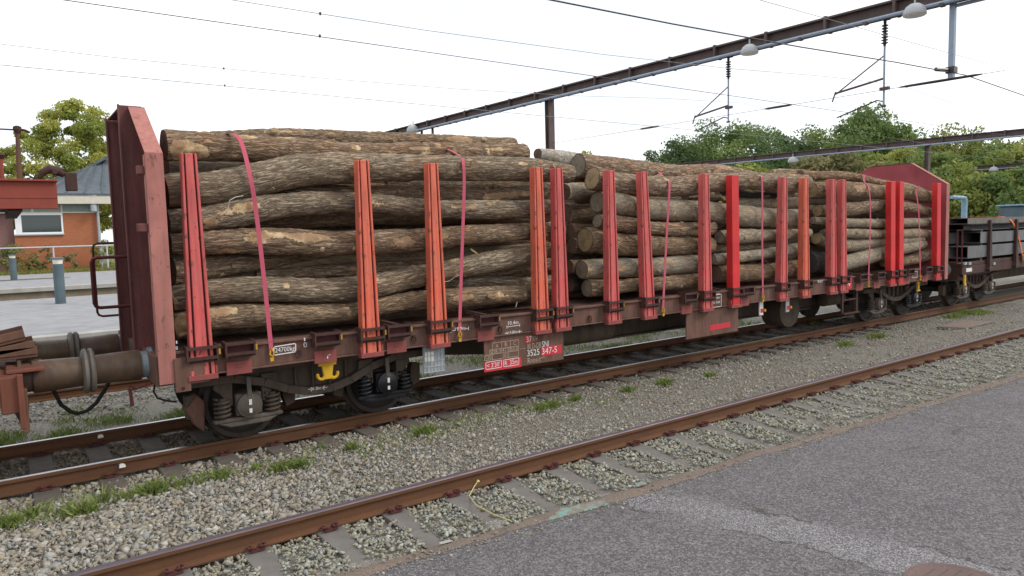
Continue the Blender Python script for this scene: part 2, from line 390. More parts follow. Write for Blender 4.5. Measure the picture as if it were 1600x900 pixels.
def ballast_ground():
    t = NT('ballast_ground', .95); v = t.coord()
    e = t.voro(v, 26, 'DISTANCE_TO_EDGE'); cc = t.voro(v, 26, 'F1', 'Color'); n = t.noise(v, 1.1, 5); f = t.noise(v, 120, 3)
    sep = t.n('SeparateColor'); t.l(cc, sep.inputs[0])
    c = t.ramp(sep.outputs[0], (.0, (.19, .175, .145)), (.5, (.27, .25, .215)), (1., (.37, .35, .31)))
    c = t.mix(t.ramp(n, (.35, 0.), (.7, .7)), c, (.29, .275, .24)); c = t.mix(t.ramp(f, (.45, 0.), (.7, .4)), c, (.11, .095, .075))
    t.col(c); t.bump(t.math('ADD', t.ramp(e, (.0, 0.), (.2, 1.)), f), .8, .02); return t.mat
MAT['ballast'] = ballast_ground()
def stone():
    t = NT('ballast_stone', .9); v = t.coord(); c = t.attr('col', 'Color'); n = t.noise(v, 70, 4)
    t.col(t.mix(t.ramp(n, (.35, 0.), (.75, .5)), c, (.09, .08, .065))); t.bump(n, .3, .005); return t.mat
MAT['stone'] = stone()
def asphalt():
    t = NT('reddish_asphalt', .92); v = t.coord()
    sp = t.voro(v, 95, 'F1', 'Distance'); rc = t.voro(v, 95, 'F1', 'Color'); sep = t.n('SeparateColor'); t.l(rc, sep.inputs[0])
    big = t.noise(v, .8, 5, .6); med = t.noise(v, 6, 5, .6); fine = t.noise(v, 260, 3)
    c = t.mix(t.ramp(big, (.35, 0.), (.68, 1.)), (.140, .131, .134), (.112, .106, .110))
    c = t.mix(t.ramp(med, (.42, 0.), (.72, .7)), c, (.165, .154, .155))
    c = t.mix(t.ramp(fine, (.40, 0.), (.66, .7)), c, (.055, .046, .050))
    cell = t.voro(v, 62, 'F1', 'Color'); s2 = t.n('SeparateColor'); t.l(cell, s2.inputs[0])
    c = t.mix(.75, c, t.mix(1., c, t.ramp(s2.outputs[0], (.0, .45), (.55, .95), (1., 1.75)), 'MULTIPLY'))
    chip = t.math('MULTIPLY', t.ramp(sep.outputs[0], (.80, 0.), (.86, 1.)), t.ramp(sp, (.25, 1.), (.5, 0.)))
    # a worn strip of coarse pale chippings that crosses the yard
    sx = t.n('SeparateXYZ'); t.l(v, sx.inputs[0])
    a, b = (1.28, -5.55), (1.95, -8.1)
    L = math.hypot(b[0]-a[0], b[1]-a[1]); nx, ny = -(b[1]-a[1])/L, (b[0]-a[0])/L
    dd = t.math('ADD', t.math('MULTIPLY', sx.outputs[0], nx), t.math('ADD', t.math('MULTIPLY', sx.outputs[1], ny), -(a[0]*nx+a[1]*ny)))
    dd = t.math('ABSOLUTE', t.math('ADD', dd, t.math('MULTIPLY', t.math('SUBTRACT', t.noise(v, 4, 6, .65), .5), .55)))
    strip = t.ramp(dd, (.14, 1.), (.34, 0.))
    chip2 = t.math('MULTIPLY', t.ramp(sep.outputs[1], (.50, 0.), (.56, 1.)), t.ramp(sp, (.4, 1.), (.7, 0.)))
    c = t.mix(t.math('MULTIPLY', strip, .45), c, (.115, .108, .115))
    cm = t.math('MAXIMUM', chip, t.math('MULTIPLY', chip2, strip))
    ccol = t.mix(sep.outputs[2], (.18, .175, .18), (.52, .51, .52))
    c = t.mix(t.math('MULTIPLY', cm, .8), c, ccol)
    # fine cracks
    ce = t.voro(t.mix(.12, v, t.warp(v)), .55, 'DISTANCE_TO_EDGE')
    crack = t.math('MULTIPLY', t.ramp(ce, (.0, 1.), (.009, 0.)), t.ramp(t.noise(v, 1.7, 3), (.5, 0.), (.6, 1.)))
    edge = t.math('MULTIPLY', t.ramp(t.math('ABSOLUTE', t.math('SUBTRACT', dd, .235)), (.0, 1.), (.022, 0.)), t.ramp(t.noise(v, 1.3, 3), (.42, 0.), (.50, 1.)))
    crack = t.math('MAXIMUM', t.math('MULTIPLY', crack, .6), edge)
    c = t.mix(crack, c, (.045, .045, .030))
    t.col(c); t.bump(t.math('ADD', fine, t.math('SUBTRACT', t.math('MULTIPLY', cm, .6), t.math('MULTIPLY', crack, 1.5))), .55, .006); return t.mat
MAT['asphalt'] = asphalt()
def kerb():
    t = NT('crumbled_kerb', .95); v = t.coord(); n = t.noise(v, 5, 6, .65); f = t.noise(v, 90, 4)
    c = t.mix(t.ramp(n, (.35, 0.), (.7, 1.)), (.185, .135, .105), (.12, .10, .085)); c = t.mix(t.ramp(f, (.48, 0.), (.7, .6)), c, (.30, .26, .22))
    t.col(c); t.bump(t.math('ADD', n, f), .7, .012); return t.mat
MAT['kerb'] = kerb()
def ground():
    t = NT('earth_and_grass', .95); v = t.coord(); n = t.noise(v, .6, 6, .6); f = t.noise(v, 40, 3)
    c = t.mix(t.ramp(n, (.42, 0.), (.58, 1.)), (.15, .135, .105), (.075, .095, .035)); t.col(t.mix(t.ramp(f, (.4, 0.), (.7, .4)), c, (.06, .055, .035))); t.bump(f, .6, .03); return t.mat
MAT['ground'] = ground()
def foliage(name, trans=.35):
    t = NT(name, .65, 0, .25); c = t.attr('col', 'Color'); t.col(c)
    tr = t.n('BsdfTranslucent'); t.l(c, tr.inputs['Color']); ms = t.n('MixShader'); ms.inputs[0].default_value = trans
    t.l(t.b.outputs[0], ms.inputs[1]); t.l(tr.outputs[0], ms.inputs[2]); t.l(ms.outputs[0], t.t.nodes['Material Output'].inputs['Surface']); return t.mat
MAT['leaf'] = foliage('leaves'); MAT['grass'] = foliage('grass_blades', .3)
MAT['trunk'] = plain('tree_trunk', (.09, .075, .058), .9, 0, .4, 8)
def patch_paint():
    t = NT('turquoise_paint', .8); n = t.noise(t.coord(), 12, 7, .75); t.col(t.mix(t.ramp(n, (.42, 0.), (.54, 1.)), (.15, .27, .245), (.185, .15, .12))); return t.mat
MAT['turq'] = patch_paint()
# ------------------------------------------------------------------ the setting: ground, ballast, yard, platforms
def structure(o): o['kind'] = 'structure'; return o
structure(MB().box(-900, 900, -700, 900, -.9, -.62).build('ground', MAT['ground']))
def bed(y):      # height of the ballast surface across the tracks
    return np.interp(y, [-5.6, -5.15, -4.1, -3.75, -3.0, -1.7, -1.1, -.5, 1.0, 1.6, 3.2, 4.0, 6.4, 7.4], [-.068, -.060, -.048, -.058, -.10, -.175, -.195, -.195, -.20, -.26, -.27, -.2, -.2, -.3])
def bed_mesh():
    xs = np.concatenate([np.arange(-14, 24, .16), np.arange(24, 160, 3.)]); ys = np.concatenate([np.arange(-5.6, 2.2, .12), np.arange(2.2, 7.6, .4)])
    Xg, Yg = np.meshgrid(xs, ys, indexing='ij'); Z = bed(Yg)-.028+.016*vnoise(Xg*2.3, Yg*2.3, 200, 3)+.01*vnoise(Xg*6, Yg*6, 200, 4)
    V = np.stack([Xg, Yg, Z], -1).reshape(-1, 3); a, b = Xg.shape
    i = (np.arange(a-1)[:, None]*b+np.arange(b-1)[None, :]).ravel()
    return np_mesh('ballast_bed', V, np.stack([i, i+b, i+b+1, i+1], 1))
structure(link('ballast_bed', bed_mesh(), MAT['ballast'], smooth=True))

ICO = None
def ico():
    bm = bmesh.new(); bmesh.ops.create_icosphere(bm, subdivisions=1, radius=1); v = np.array([x.co[:] for x in bm.verts]); f = np.array([[q.index for q in p.verts] for p in bm.faces]); bm.free(); return v, f
IV, IF = ico()
OV = np.array([(1,0,0),(-1,0,0),(0,1,0),(0,-1,0),(0,0,1),(0,0,-1)], float); OF = np.array([(0,2,4),(2,1,4),(1,3,4),(3,0,4),(2,0,5),(1,2,5),(3,1,5),(0,3,5)])
PAL = np.array([(.33,.295,.23),(.28,.25,.195),(.37,.34,.285),(.28,.275,.25),(.33,.275,.195),(.23,.205,.17),(.43,.415,.375),(.30,.305,.285)])
def stones(name, pts, size, base=(IV, IF), tint=(1,1,1), sink=.35, label=None):
    n = len(pts); bv, bf = base; k = len(bv)
    r = rng
    j = bv[None]*(1+r.normal(0, .2, (n, k, 1)))+r.normal(0, .13, (n, k, 3))
    sc = np.stack([r.uniform(.75, 1.35, n), r.uniform(.6, 1., n), r.uniform(.36, .66, n)], 1)*size[:, None]/2
    j = j*sc[:, None]
    q = r.normal(size=(n, 4)); q[:, 1:3] *= .45; q /= np.linalg.norm(q, axis=1)[:, None]; w, x, y, z = q.T
    R = np.stack([np.stack([1-2*(y*y+z*z), 2*(x*y-z*w), 2*(x*z+y*w)], -1), np.stack([2*(x*y+z*w), 1-2*(x*x+z*z), 2*(y*z-x*w)], -1), np.stack([2*(x*z-y*w), 2*(y*z+x*w), 1-2*(x*x+y*y)], -1)], 1)
    j = np.einsum('nij,nkj->nki', R, j)
    p = np.array(pts, float); p[:, 2] += size*(.5-sink)*.6
    V = (j+p[:, None]).reshape(-1, 3); F = (bf[None]+(np.arange(n)*k)[:, None, None]).reshape(-1, 3)
    me = np_mesh(name, V, F)
    c = PAL[r.integers(0, len(PAL), n)]*r.uniform(.82, 1.12, (n, 1))*np.array(tint)
    pa = np.array(pts); rust = np.clip(1-np.minimum(np.abs(np.abs(pa[:, 1])-.7535), np.abs(pa[:, 1]-FRONT_Y)*1.6)/.55, 0, 1)*r.uniform(.3, 1, n)
    c = c*(1-rust[:, None]*np.array([.28, .40, .52])*.75)
    c = np.repeat(np.concatenate([c, np.ones((n, 1))], 1), k, 0); attr(me, 'col', 'FLOAT_COLOR', c)
    o = link(name, me, MAT['stone']); tag(o, label, 'ballast', kind='stuff'); return o
def scatter(x0, x1, y0, y1, dens, keep=None):
    n = int((x1-x0)*(y1-y0)*dens); x = rng.uniform(x0, x1, n); y = rng.uniform(y0, y1, n)
    if keep is not None: k = keep(x, y); x, y = x[k], y[k]
    return np.stack([x, y, bed(y)], 1)
FRONT_Y, FRONT_Z, SX0, SDX = -3.9693, .1303, -2.2982, .6044
def kerb_y(x): return np.interp(x, [-6, -1, 1.3, 3.1, 9, 20], [-5.1, -5.2, -5.36, -5.42, -5.72, -6.2])
def off_sleeper(x, y): return np.abs((x-SX0+SDX/2) % SDX-SDX/2) > .105-.05*(rng.random(len(x)) < .35)
def off_wsleeper(x, y): return (np.abs((x+2.36+.3) % .6-.3) > .125) | (rng.random(len(x)) < .4)
def clear_rail(x, y): return (np.abs(y-FRONT_Y) > .09) & (np.abs(np.abs(y)-.7535) > .10)
# coarse stones between the wagon's track and the nearer rail
def lane(x, y):      # the trodden middle of the cess is finer
    t = np.exp(-((y+2.55)/.55)**2)*np.clip((x+1.2)/2.5, 0, 1)
    return clear_rail(x, y) & (rng.random(len(x)) > t*.72)
pts = np.concatenate([scatter(-4.6, 3, -3.92, -.8, 640, lambda x, y: lane(x, y) & (off_wsleeper(x, y) | (y < -1.32))), scatter(3, 9, -3.92, -.8, 430, lane), scatter(9, 22, -3.92, -.8, 200, lane)])
stones('ballast_stones', pts, np.clip(rng.lognormal(-3.25, .38, len(pts)), .014, .085)*np.interp(pts[:, 0], [-1.5, 2.5], [1.05, .74]), label='coarse grey and tan ballast between the two nearer tracks')
pts = np.concatenate([scatter(-3.4, 5, -5.45, -4.03, 900, lambda x, y: off_sleeper(x, y) & (y > kerb_y(x)+.30)), scatter(5, 18, -5.9, -4.03, 480, lambda x, y: off_sleeper(x, y) & (y > kerb_y(x)+.30))])
stones('ballast_stones', pts, rng.uniform(.018, .052, len(pts)), tint=(.93, .98, .94), label='grey-green ballast between the sleepers beside the asphalt')
pts = np.concatenate([scatter(-4.8, 3, -.68, .68, 380, off_wsleeper), scatter(3, 22, -.68, .68, 160)])
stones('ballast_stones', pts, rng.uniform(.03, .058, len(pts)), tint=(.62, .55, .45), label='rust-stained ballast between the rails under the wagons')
pts = np.concatenate([scatter(-4.8, 6, .84, 1.5, 420), scatter(-4.8, 8, 3.2, 6.6, 160, lambda x, y: np.abs(np.abs(y-4.97)-.75) > .09), scatter(6, 30, .84, 1.6, 300)])
stones('ballast_stones', pts, rng.uniform(.035, .065, len(pts)), tint=(.95, 1.02, 1.08), label='pale bluish ballast beyond the timber wagon')
pts = np.concatenate([scatter(-4.2, 8, -3.8, -.95, 1500, clear_rail), scatter(8, 20, -3.8, -1.0, 520, clear_rail)])
stones('fine_gravel', pts, rng.uniform(.010, .026, len(pts)), (OV, OF), (1.0, .98, .95), .3, label='fine grit trodden between the tracks')

# rails -----------------------------------------------------------------------------------------------
RP = [(-.07, 0), (.07, 0), (.07, .012), (.012, .028), (.009, .11), (.036, .122), (.036, .150), (.028, .159), (-.028, .159), (-.036, .150), (-.036, .122), (-.009, .11), (-.012, .028), (-.07, .012)]
def rail(y, ztop, topmat, label, x0=-14, x1=150):
    b = MB(); xs = [x0]+[x for x in np.arange(-6, 30, 3.)]+[60, 100, x1]; n = len(RP)
    for x in xs: b.v += [(float(x), y+p[0], ztop-.159+p[1]) for p in RP]
    for i in range(len(xs)-1):
        for k in range(n):
            b.f.append((i*n+k, i*n+(k+1) % n, (i+1)*n+(k+1) % n, (i+1)*n+k)); b.m.append(1 if k == 7 or (k in (6, 8) and topmat == 'raildull') else 0)
    o = b.build('rail', [MAT['rail'], MAT[topmat]]); tag(o, label, 'rail'); return o
rail(-.7535, 0, 'railshine', 'rusty rail with polished head under the near wheels of the timber wagon')
rail(.7535, 0, 'railshine', 'far rail of the wagons\' track, its polished head a thin bright line')
rail(FRONT_Y, FRONT_Z, 'raildull', 'nearest rusty brown rail with dull head, running beside the asphalt yard')
rail(4.22, 0, 'raildull', 'nearer rail of the empty track in front of the grey platform')
rail(5.72, 0, 'raildull', 'farther rail of the empty track, right below the grey platform edge')

# sleepers --------------------------------------------------------------------------------------------
ORD = ['first', 'second', 'third', 'fourth', 'fifth', 'sixth', 'seventh', 'eighth', 'ninth', 'tenth', 'eleventh', 'twelfth', 'thirteenth', 'fourteenth', 'fifteenth', 'sixteenth', 'seventeenth', 'eighteenth', 'nineteenth', 'twentieth',
       'twenty-first', 'twenty-second', 'twenty-third', 'twenty-fourth', 'twenty-fifth', 'twenty-sixth', 'twenty-seventh', 'twenty-eighth', 'twenty-ninth', 'thirtieth', 'thirty-first', 'thirty-second']
def sleeper_mesh():
    b = MB(); ys = [.30, .12, -.12, -.3, -.55, -.85, -1.15, -1.5]; zt = [-.002, 0, 0, -.008, -.03, -.046, -.05, -.05]; hw = [.115, .115, .112, .10, .085, .075, .075, .075]
    for y, z, w in zip(ys, zt, hw): b.v += [(-w-.02, y, z-.2), (w+.02, y, z-.2), (w, y, z), (-w, y, z)]
    for i in range(len(ys)-1):
        for k in range(4): b.f.append((i*4+k, i*4+(k+1) % 4, (i+1)*4+(k+1) % 4, (i+1)*4+k)); b.m.append(0)
    b.f += [(0, 1, 2, 3), (31, 30, 29, 28)]; b.m += [0, 0]; return b.mesh('sleeper')
def clip_mesh():
    b = MB()
    for s in (-1, 1):
        pts = [(s*.012, .0, .012), (s*.02, -.05, .035), (s*.045, -.075, .045), (s*.07, -.05, .04), (s*.07, -.005, .03), (s*.045, .025, .028), (s*.03, -.02, .02)]
        b.tube(pts, .010, 6)
    b.box(-.055, .055, -.06, -.02, 0, .022); return b.mesh('rail_clip')
SM, CM = sleeper_mesh(), clip_mesh(); SM.materials.append(MAT['concrete']); CM.materials.append(MAT['clip'])
base_z = FRONT_Z-.159
for i in range(0, 30):
    x = SX0+SDX*i
    o = bpy.data.objects.new('concrete_sleeper', SM); COL.objects.link(o); o.location = (x, FRONT_Y, base_z-.004); o.rotation_euler.z = random.uniform(-.015, .015)
    lab = 'concrete sleeper under the nearest rail beside the asphalt, %s from the left' % ORD[i]
    tag(o, lab, 'sleeper', 'sleepers under the nearest rail')
    c = bpy.data.objects.new('rail_clip', CM); COL.objects.link(c); c.parent = o; c.location = (0, -.07, .006)
    c = bpy.data.objects.new('rail_clip', CM); COL.objects.link(c); c.parent = o; c.location = (0, .07, .006); c.rotation_euler.z = math.pi
def wsleeper():
    b = MB(); b.box(-.125, .125, -1.25, 1.25, -.2, 0); return b.mesh('sleeper')
WS = wsleeper(); WS.materials.append(MAT['sleeperdark'])
for i in range(0, 32):
    x = -4.16+.6*i
    o = bpy.data.objects.new('dark_sleeper', WS); COL.objects.link(o); o.location = (x, 0, -.165); bv = o.modifiers.new('b', 'BEVEL'); bv.width = .012; bv.segments = 1
    tag(o, 'dark stained sleeper under the wagons\' track, %s from the left end' % ORD[i] if i < 32 else None, 'sleeper', 'sleepers of the wagons\' track')
    for s in (-.7535, .7535):
        for k in (-1, 1):
            c = bpy.data.objects.new('rail_clip', CM); COL.objects.link(c); c.parent = o; c.location = (0, s+.07*k, .008); c.rotation_euler.z = 0 if k < 0 else math.pi

# yard, kerb strip ------------------------------------------------------------------------------------
def yard():
    xs = np.concatenate([[-300, -60, -20], np.arange(-7, 22, .11), [24, 30, 45, 80, 200, 300]]); rows = []
    for x in xs:
        e = float(kerb_y(x))+.035*float(vnoise(np.array(x*2.1), np.array(.5), 8, 12))+.018*float(vnoise(np.array(x*7.), np.array(.5), 8, 13))
        rows.append([(x, e+.012, .02), (x, e, .078), (x, e-.05, .092), (x, e-.4, .098), (x, e-1.2, .1), (x, e-3., .1), (x, e-8, .1), (x, -300, .1)])
    V = np.array(rows).reshape(-1, 3); b = 8; i = (np.arange(len(xs)-1)[:, None]*b+np.arange(b-1)[None]).ravel()
    return np_mesh('asphalt_yard', V, np.stack([i, i+1, i+b+1, i+b], 1))
structure(link('asphalt_yard', yard(), MAT['asphalt'], smooth=True))
def strip():
    xs = np.arange(-7, 40, .09); rows = []
    for x in xs:
        e = float(kerb_y(x)); w = .31+.05*float(vnoise(np.array(x*1.3), np.array(.5), 8, 22))+.03*float(vnoise(np.array(x*6), np.array(.5), 8, 23))
        z = .060+.010*float(vnoise(np.array(x*4), np.array(.5), 8, 24))
        rows.append([(x, e-.12, z-.01), (x, e-.02, z), (x, e+w*.6, z-.012), (x, e+w, z-.07), (x, e+w+.05, -.16)])
    V = np.array(rows).reshape(-1, 3); b = 5; i = (np.arange(len(xs)-1)[:, None]*b+np.arange(b-1)[None]).ravel()
    return np_mesh('kerb_strip', V, np.stack([i, i+b, i+b+1, i+1], 1))
structure(link('kerb_strip', strip(), MAT['kerb'], smooth=True))
# loose crumbs along the broken edge
x = rng.uniform(-2.5, 16, 2600); y = kerb_y(x)+rng.normal(.0, .09, 2600); pts = np.stack([x, y, np.where(y < kerb_y(x)-.02, .094, .056)], 1)
stones('edge_crumbs', pts, rng.uniform(.008, .028, len(pts)), tint=(.9, .85, .82), label='loose crumbs along the broken asphalt edge')
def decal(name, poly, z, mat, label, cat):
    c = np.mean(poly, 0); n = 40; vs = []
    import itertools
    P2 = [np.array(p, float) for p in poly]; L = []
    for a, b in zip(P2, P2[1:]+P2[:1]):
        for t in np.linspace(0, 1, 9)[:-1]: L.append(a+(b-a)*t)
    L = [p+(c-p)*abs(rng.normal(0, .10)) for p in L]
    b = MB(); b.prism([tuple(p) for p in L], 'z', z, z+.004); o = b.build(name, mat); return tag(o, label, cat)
# chippings on the worn strip and grit over the yard
n_ = 3600; t_ = rng.random(n_); off_ = rng.normal(0, .15, n_); x = 1.28+.67*t_*1.2+off_*.967; y = -5.6-2.55*t_*1.2+off_*.254; k_ = y < kerb_y(x)-.08
pts = np.stack([x, y, np.full(n_, .0975)], 1)[k_]
stones('chippings', pts, rng.uniform(.006, .019, len(pts)), (OV, OF), (.95, 1.0, 1.04), .55, label='pale chippings loose on the worn strip of asphalt')
n_ = 5200; x = rng.uniform(-2, 9, n_); y = kerb_y(x)-.06-rng.gamma(1.2, 1.1, n_); pts = np.stack([x, y, np.full(n_, .098)], 1)
stones('yard_grit', pts, rng.uniform(.004, .012, n_), (OV, OF), (.95, .95, 1.0), .5, label='fine grit scattered over the asphalt yard')
decal('paint_mark', [(.25, -5.25), (.6, -5.30), (.95, -5.33), (1.0, -5.22), (.55, -5.13)], .064, MAT['turq'], 'large turquoise paint smear on the broken edge of the asphalt', 'paint mark')
decal('paint_mark', [(1.42, -5.18), (1.56, -5.19), (1.58, -5.12), (1.46, -5.11)], .062, MAT['turq'], 'small turquoise paint spot on the edge strip, right of the large smear', 'paint mark')
decal('paint_mark', [(-.60, -5.07), (-.49, -5.08), (-.50, -5.04), (-.60, -5.03)], .058, MAT['coping'], 'small white paint dab at the end of a sleeper by the asphalt', 'paint mark')
def manhole():
    c = P(1503, 918, Z=.1); b = MB(); b.lathe((c[0], c[1], .085), (0, 0, 1), [(0, .33), (.018, .33), (.020, .30), (.016, .29), (.016, .0)], 40)
    for k in range(-4, 5):
        w = math.sqrt(max(0, .27**2-(k*.06)**2)); b.box(c[0]-w, c[0]+w, c[1]+k*.06-.022, c[1]+k*.06+.022, .10, .1045)
    tag(b.build('manhole_cover', MAT['cover']), 'round rusty manhole cover set in the asphalt at the lower right', 'manhole cover')
manhole()
pl = [P(1462, 510, Z=-.12), P(1500, 506, Z=-.12), P(1532, 505, Z=-.12), P(1490, 512, Z=-.12)]
b = MB(); x0, y0 = 15.3, -2.2; b.hexa([(14.9, -2.0, -.16), (15.1, -2.55, -.16), (16.6, -2.55, -.16), (16.4, -2.0, -.16)], [(14.9, -2.0, -.105), (15.1, -2.55, -.105), (16.6, -2.55, -.105), (16.4, -2.0, -.105)])
tag(b.build('concrete_slab', MAT['kerb'], bevel=.01), 'flat brown concrete slab lying in the gravel between the tracks', 'slab')
b = MB(); q = [P(747, 752, Y=-4.03), P(741, 760, Y=-4.06), P(733, 775, Y=-4.15), P(745, 790, Z=.0), P(770, 803, Z=.0), P(800, 815, Z=.01)]
b.tube([tuple(p) for p in q], .0045, 6); b.lathe(tuple(q[0]), (0, 0, 1), [(-.015, .005), (0, .018), (.015, .005)], 8)
tag(b.build('yellow_cord', MAT['straw'], smooth=True), 'thin yellow cord hanging off the nearest rail onto the ballast', 'cord')
for (u, v, Yp, lb) in ((191, 728, -.80, 'cream paint dab on the outer web of the near rail, left of the bogie'), (157, 682, .71, 'pale paint dab on the web of the far rail below the buffers')):
    c = P(u, v, Y=Yp); b = MB(); b.prism([(c[0]-.03, c[2]-.02), (c[0]+.035, c[2]-.018), (c[0]+.03, c[2]+.012), (c[0]+.005, c[2]+.025), (c[0]-.025, c[2]+.02)], 'y', c[1]-.004, c[1]+.03); tag(b.build('paint_dab', MAT['paper']), lb, 'paint mark')

# grass -----------------------------------------------------------------------------------------------
def grass(name, spots, label, h=(.06, .16), colr=((.17, .25, .055), (.30, .34, .11))):
    V = []; C = []
    for (x, y, r, n) in spots:
        a = rng.uniform(0, 2*math.pi, n); q = r*np.sqrt(rng.random(n))*rng.uniform(.3, 1, n)
        px = x+q*np.cos(a)*1.5; py = y+q*np.sin(a)*1.15; z = bed(py)-.01; hh = rng.uniform(*h, n)*(1-.5*(q/r))
        t = rng.uniform(0, 2*math.pi, n); w = .004+.003*rng.random(n); lx = rng.normal(0, .5, n)*hh; ly = rng.normal(0, .5, n)*hh
        wx, wy = np.cos(t)*w, np.sin(t)*w
        V.append(np.stack([np.stack([px-wx, py-wy, z], 1), np.stack([px+wx, py+wy, z], 1), np.stack([px+lx*.4+wx*.7, py+ly*.4+wy*.7, z+hh*.6], 1), np.stack([px+lx, py+ly, z+hh], 1)], 1))
        f = rng.random((n, 1)); c = np.array(colr[0])*(1-f)+np.array(colr[1])*f; C.append(np.repeat(np.concatenate([c*rng.uniform(.6, 1.1, (n, 1)), np.ones((n, 1))], 1), 4, 0))
    V = np.concatenate(V).reshape(-1, 3); n = len(V)//4; me = np_mesh(name, V, np.arange(n*4).reshape(n, 4)); attr(me, 'col', 'FLOAT_COLOR', np.concatenate(C))
    tag(link(name, me, MAT['grass']), label, 'grass', kind='stuff')
sp = [(x_, -1.62+.18*rng.normal()-.02*x_, .35, 26) for x_ in np.linspace(-4, 4, 26)]
for (u, v, r, n) in ((12, 822, .13, 330), (52, 806, .08, 120), (128, 802, .15, 420), (160, 783, .08, 70), (238, 768, .16, 620), (200, 779, .10, 70), (290, 758, .14, 40), (345, 746, .09, 90), (400, 734, .06, 40), (470, 730, .10, 260), (550, 702, .09, 140), (440, 735, .15, 200), (664, 676, .13, 500), (862, 636, .11, 300), (845, 640, .1, 150), (1038, 601, .12, 420), (980, 612, .1, 160), (900, 625, .1, 120), (1520, 489, .5, 1500), (1490, 495, .3, 500), (1370, 527, .25, 350), (1320, 540, .2, 250), (1110, 590, .1, 100), (320, 750, .3, 90), (100, 800, .5, 110)):
    c = P(u, v, Z=-.17); sp.append((c[0], c[1], r, n))
grass('grass_tufts', sp, 'bright green grass tufts growing in the ballast beside the wagon track')
sp = [(rng.uniform(-5, 2), rng.normal(2.2, .5), .3, 110) for _ in range(52)]+[(rng.uniform(1, 14), rng.normal(2.6, .6), .4, 100) for _ in range(60)]
grass('grass_strip', sp, 'green weeds between the wagons\' track and the empty track', (.04, .13), ((.13, .21, .05), (.26, .30, .08)))

# platforms -------------------------------------------------------------------------------------------
structure(MB().box(-120, 160, 7.62, 19.0, -.5, .545).build('platform', MAT['platform']))
structure(MB().box(-120, 160, 7.3, 7.616, .40, .55).box(-120, 160, 7.42, 7.612, -.5, .397).build('platform_edge', MAT['coping'], bevel=.01))
structure(MB().box(-120, 160, 26.42, 41.2, -.6, .545).build('platform', MAT['platform']))
structure(MB().box(-120, 160, 26.1, 26.415, .36, .56).build('platform_edge', MAT['coping'], bevel=.02))
pw = structure(MB().box(-120, 160, 26.25, 26.41, -.6, .355).build('platform_wall', MAT['tanwall']))
for k in range(-4, 12):
    x = -9.1+k*2.9 if False else -1.25+k*2.6
    MB().box(x-.13, x+.13, 26.20, 26.246, -.6, .354).build('pier', MAT['sleeperdark'], pw)
structure(MB().box(-120, 160, 41.2, 60, -.6, .50).build('verge', MAT['ground']))
def bollard(base, h, r, label):
    o = empty('bollard_light', base, label, 'bollard', 'bollard lights on the platforms'); x, y, z = base
    MB().lathe((x, y, z), (0, 0, 1), [(0, r*1.05), (.03, r*1.05), (.035, r), (h*.86, r), (h*.862, r*.9)], 20).build('post', MAT['bollard'], o, smooth=True)
    MB().lathe((x, y, z+h*.862), (0, 0, 1), [(0, r*.85), (h*.1, r*1.0)], 20).build('lens', MAT['lampglass'], o, smooth=True)
    MB().lathe((x, y, z+h*.963), (0, 0, 1), [(0, r*1.25), (h*.025, r*1.28), (h*.037, r*.9)], 20).build('cap', MAT['bollard'], o, smooth=True)
c = P(95, 474, Z=.55); bollard((c[0], c[1], .545), 1.42, .145, 'blue-grey bollard light on the nearer grey platform, left of the end wall')
c = P(22, 437, Z=.56); bollard((c[0], c[1], .545), 1.3, .15, 'smaller bollard light standing on the farther platform at the left edge')
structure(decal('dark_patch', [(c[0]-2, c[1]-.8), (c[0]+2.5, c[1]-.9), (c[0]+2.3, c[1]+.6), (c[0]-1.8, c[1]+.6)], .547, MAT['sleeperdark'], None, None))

# railing and building beyond -------------------------------------------------------------------------
fy = 42.5; fr = empty('railing', (-1, fy, .5), 'white metal handrail along the verge in front of the brick building', 'railing')
zt = 2.12
MB().tube([(-30, fy, zt), (14, fy, zt+.0)], .045, 8).build('top_rail', MAT['railgrey'], fr)
for k in range(-9, 6):
    x = P(84, 400, Y=fy)[0]+k*2.9; MB().tube([(x, fy, .45), (x, fy, zt)], .05, 8).build('post', MAT['railgrey'], fr)
by = 46.0
def B(u, v): q = P(u, v, Y=by); return q[0], q[2]
bo = empty('brick_building', (0, by, .5), 'orange brick station building with slate roof behind the platforms at the left', 'building')
wl, wr = B(20, 335)[0], B(153, 335)[0]; zt = B(100, 333)[1]; wb = B(22, 367)[1]; w0, w1 = B(22, 330)[0], B(97, 330)[0]
MB().box(wl, wr, by, by+.3, .3, wb).box(w1, wr, by, by+.3, wb, zt).box(wr-.3, wr, by+.3, by+10, .3, zt).build('wall', MAT['brick'], bo)
MB().box(-14, wl-.002, by+.35, by+.6, .3, zt).build('dark_wall', MAT['curtain'], bo)
wf = MB().box(w0, w1, by-.05, by+.08, wb, wb+.14).box(w0, w1, by-.05, by+.08, zt-.12, zt).box(w0, w0+.34, by-.05, by+.08, wb+.14, zt-.12).box(w1-.1, w1, by-.05, by+.08, wb+.14, zt-.12).build('window_frame', MAT['whiteframe'], bo)
MB().box(w0+.34, w1-.1, by+.02, by+.04, wb+.14, zt-.12).build('pane', MAT['glass'], wf)
MB().box(w1-.75, w1-.12, by+.10, by+.12, wb+.14, zt-.12).build('curtain', MAT['curtain'], wf)
MB().box(w0-.05, w1+.05, by-.12, by-.051, wb-.06, wb+.02).build('sill', MAT['galv'], wf)
z1 = B(100, 319)[1]; z2 = B(100, 306)[1]
MB().box(-14, wr+.1, by-.02, by+.2, zt+.09, z1).build('upper_panel', MAT['greenpanel'], bo)
for u in (50, 96): x = B(u, 325)[0]; MB().box(x-.05, x+.05, by-.05, by-.022, zt+.09, z1).build('mullion', MAT['fascia'], bo)
MB().box(-14, wr+.2, by-.06, by+.2, zt+.003, zt+.088).build('transom', MAT['fascia'], bo)
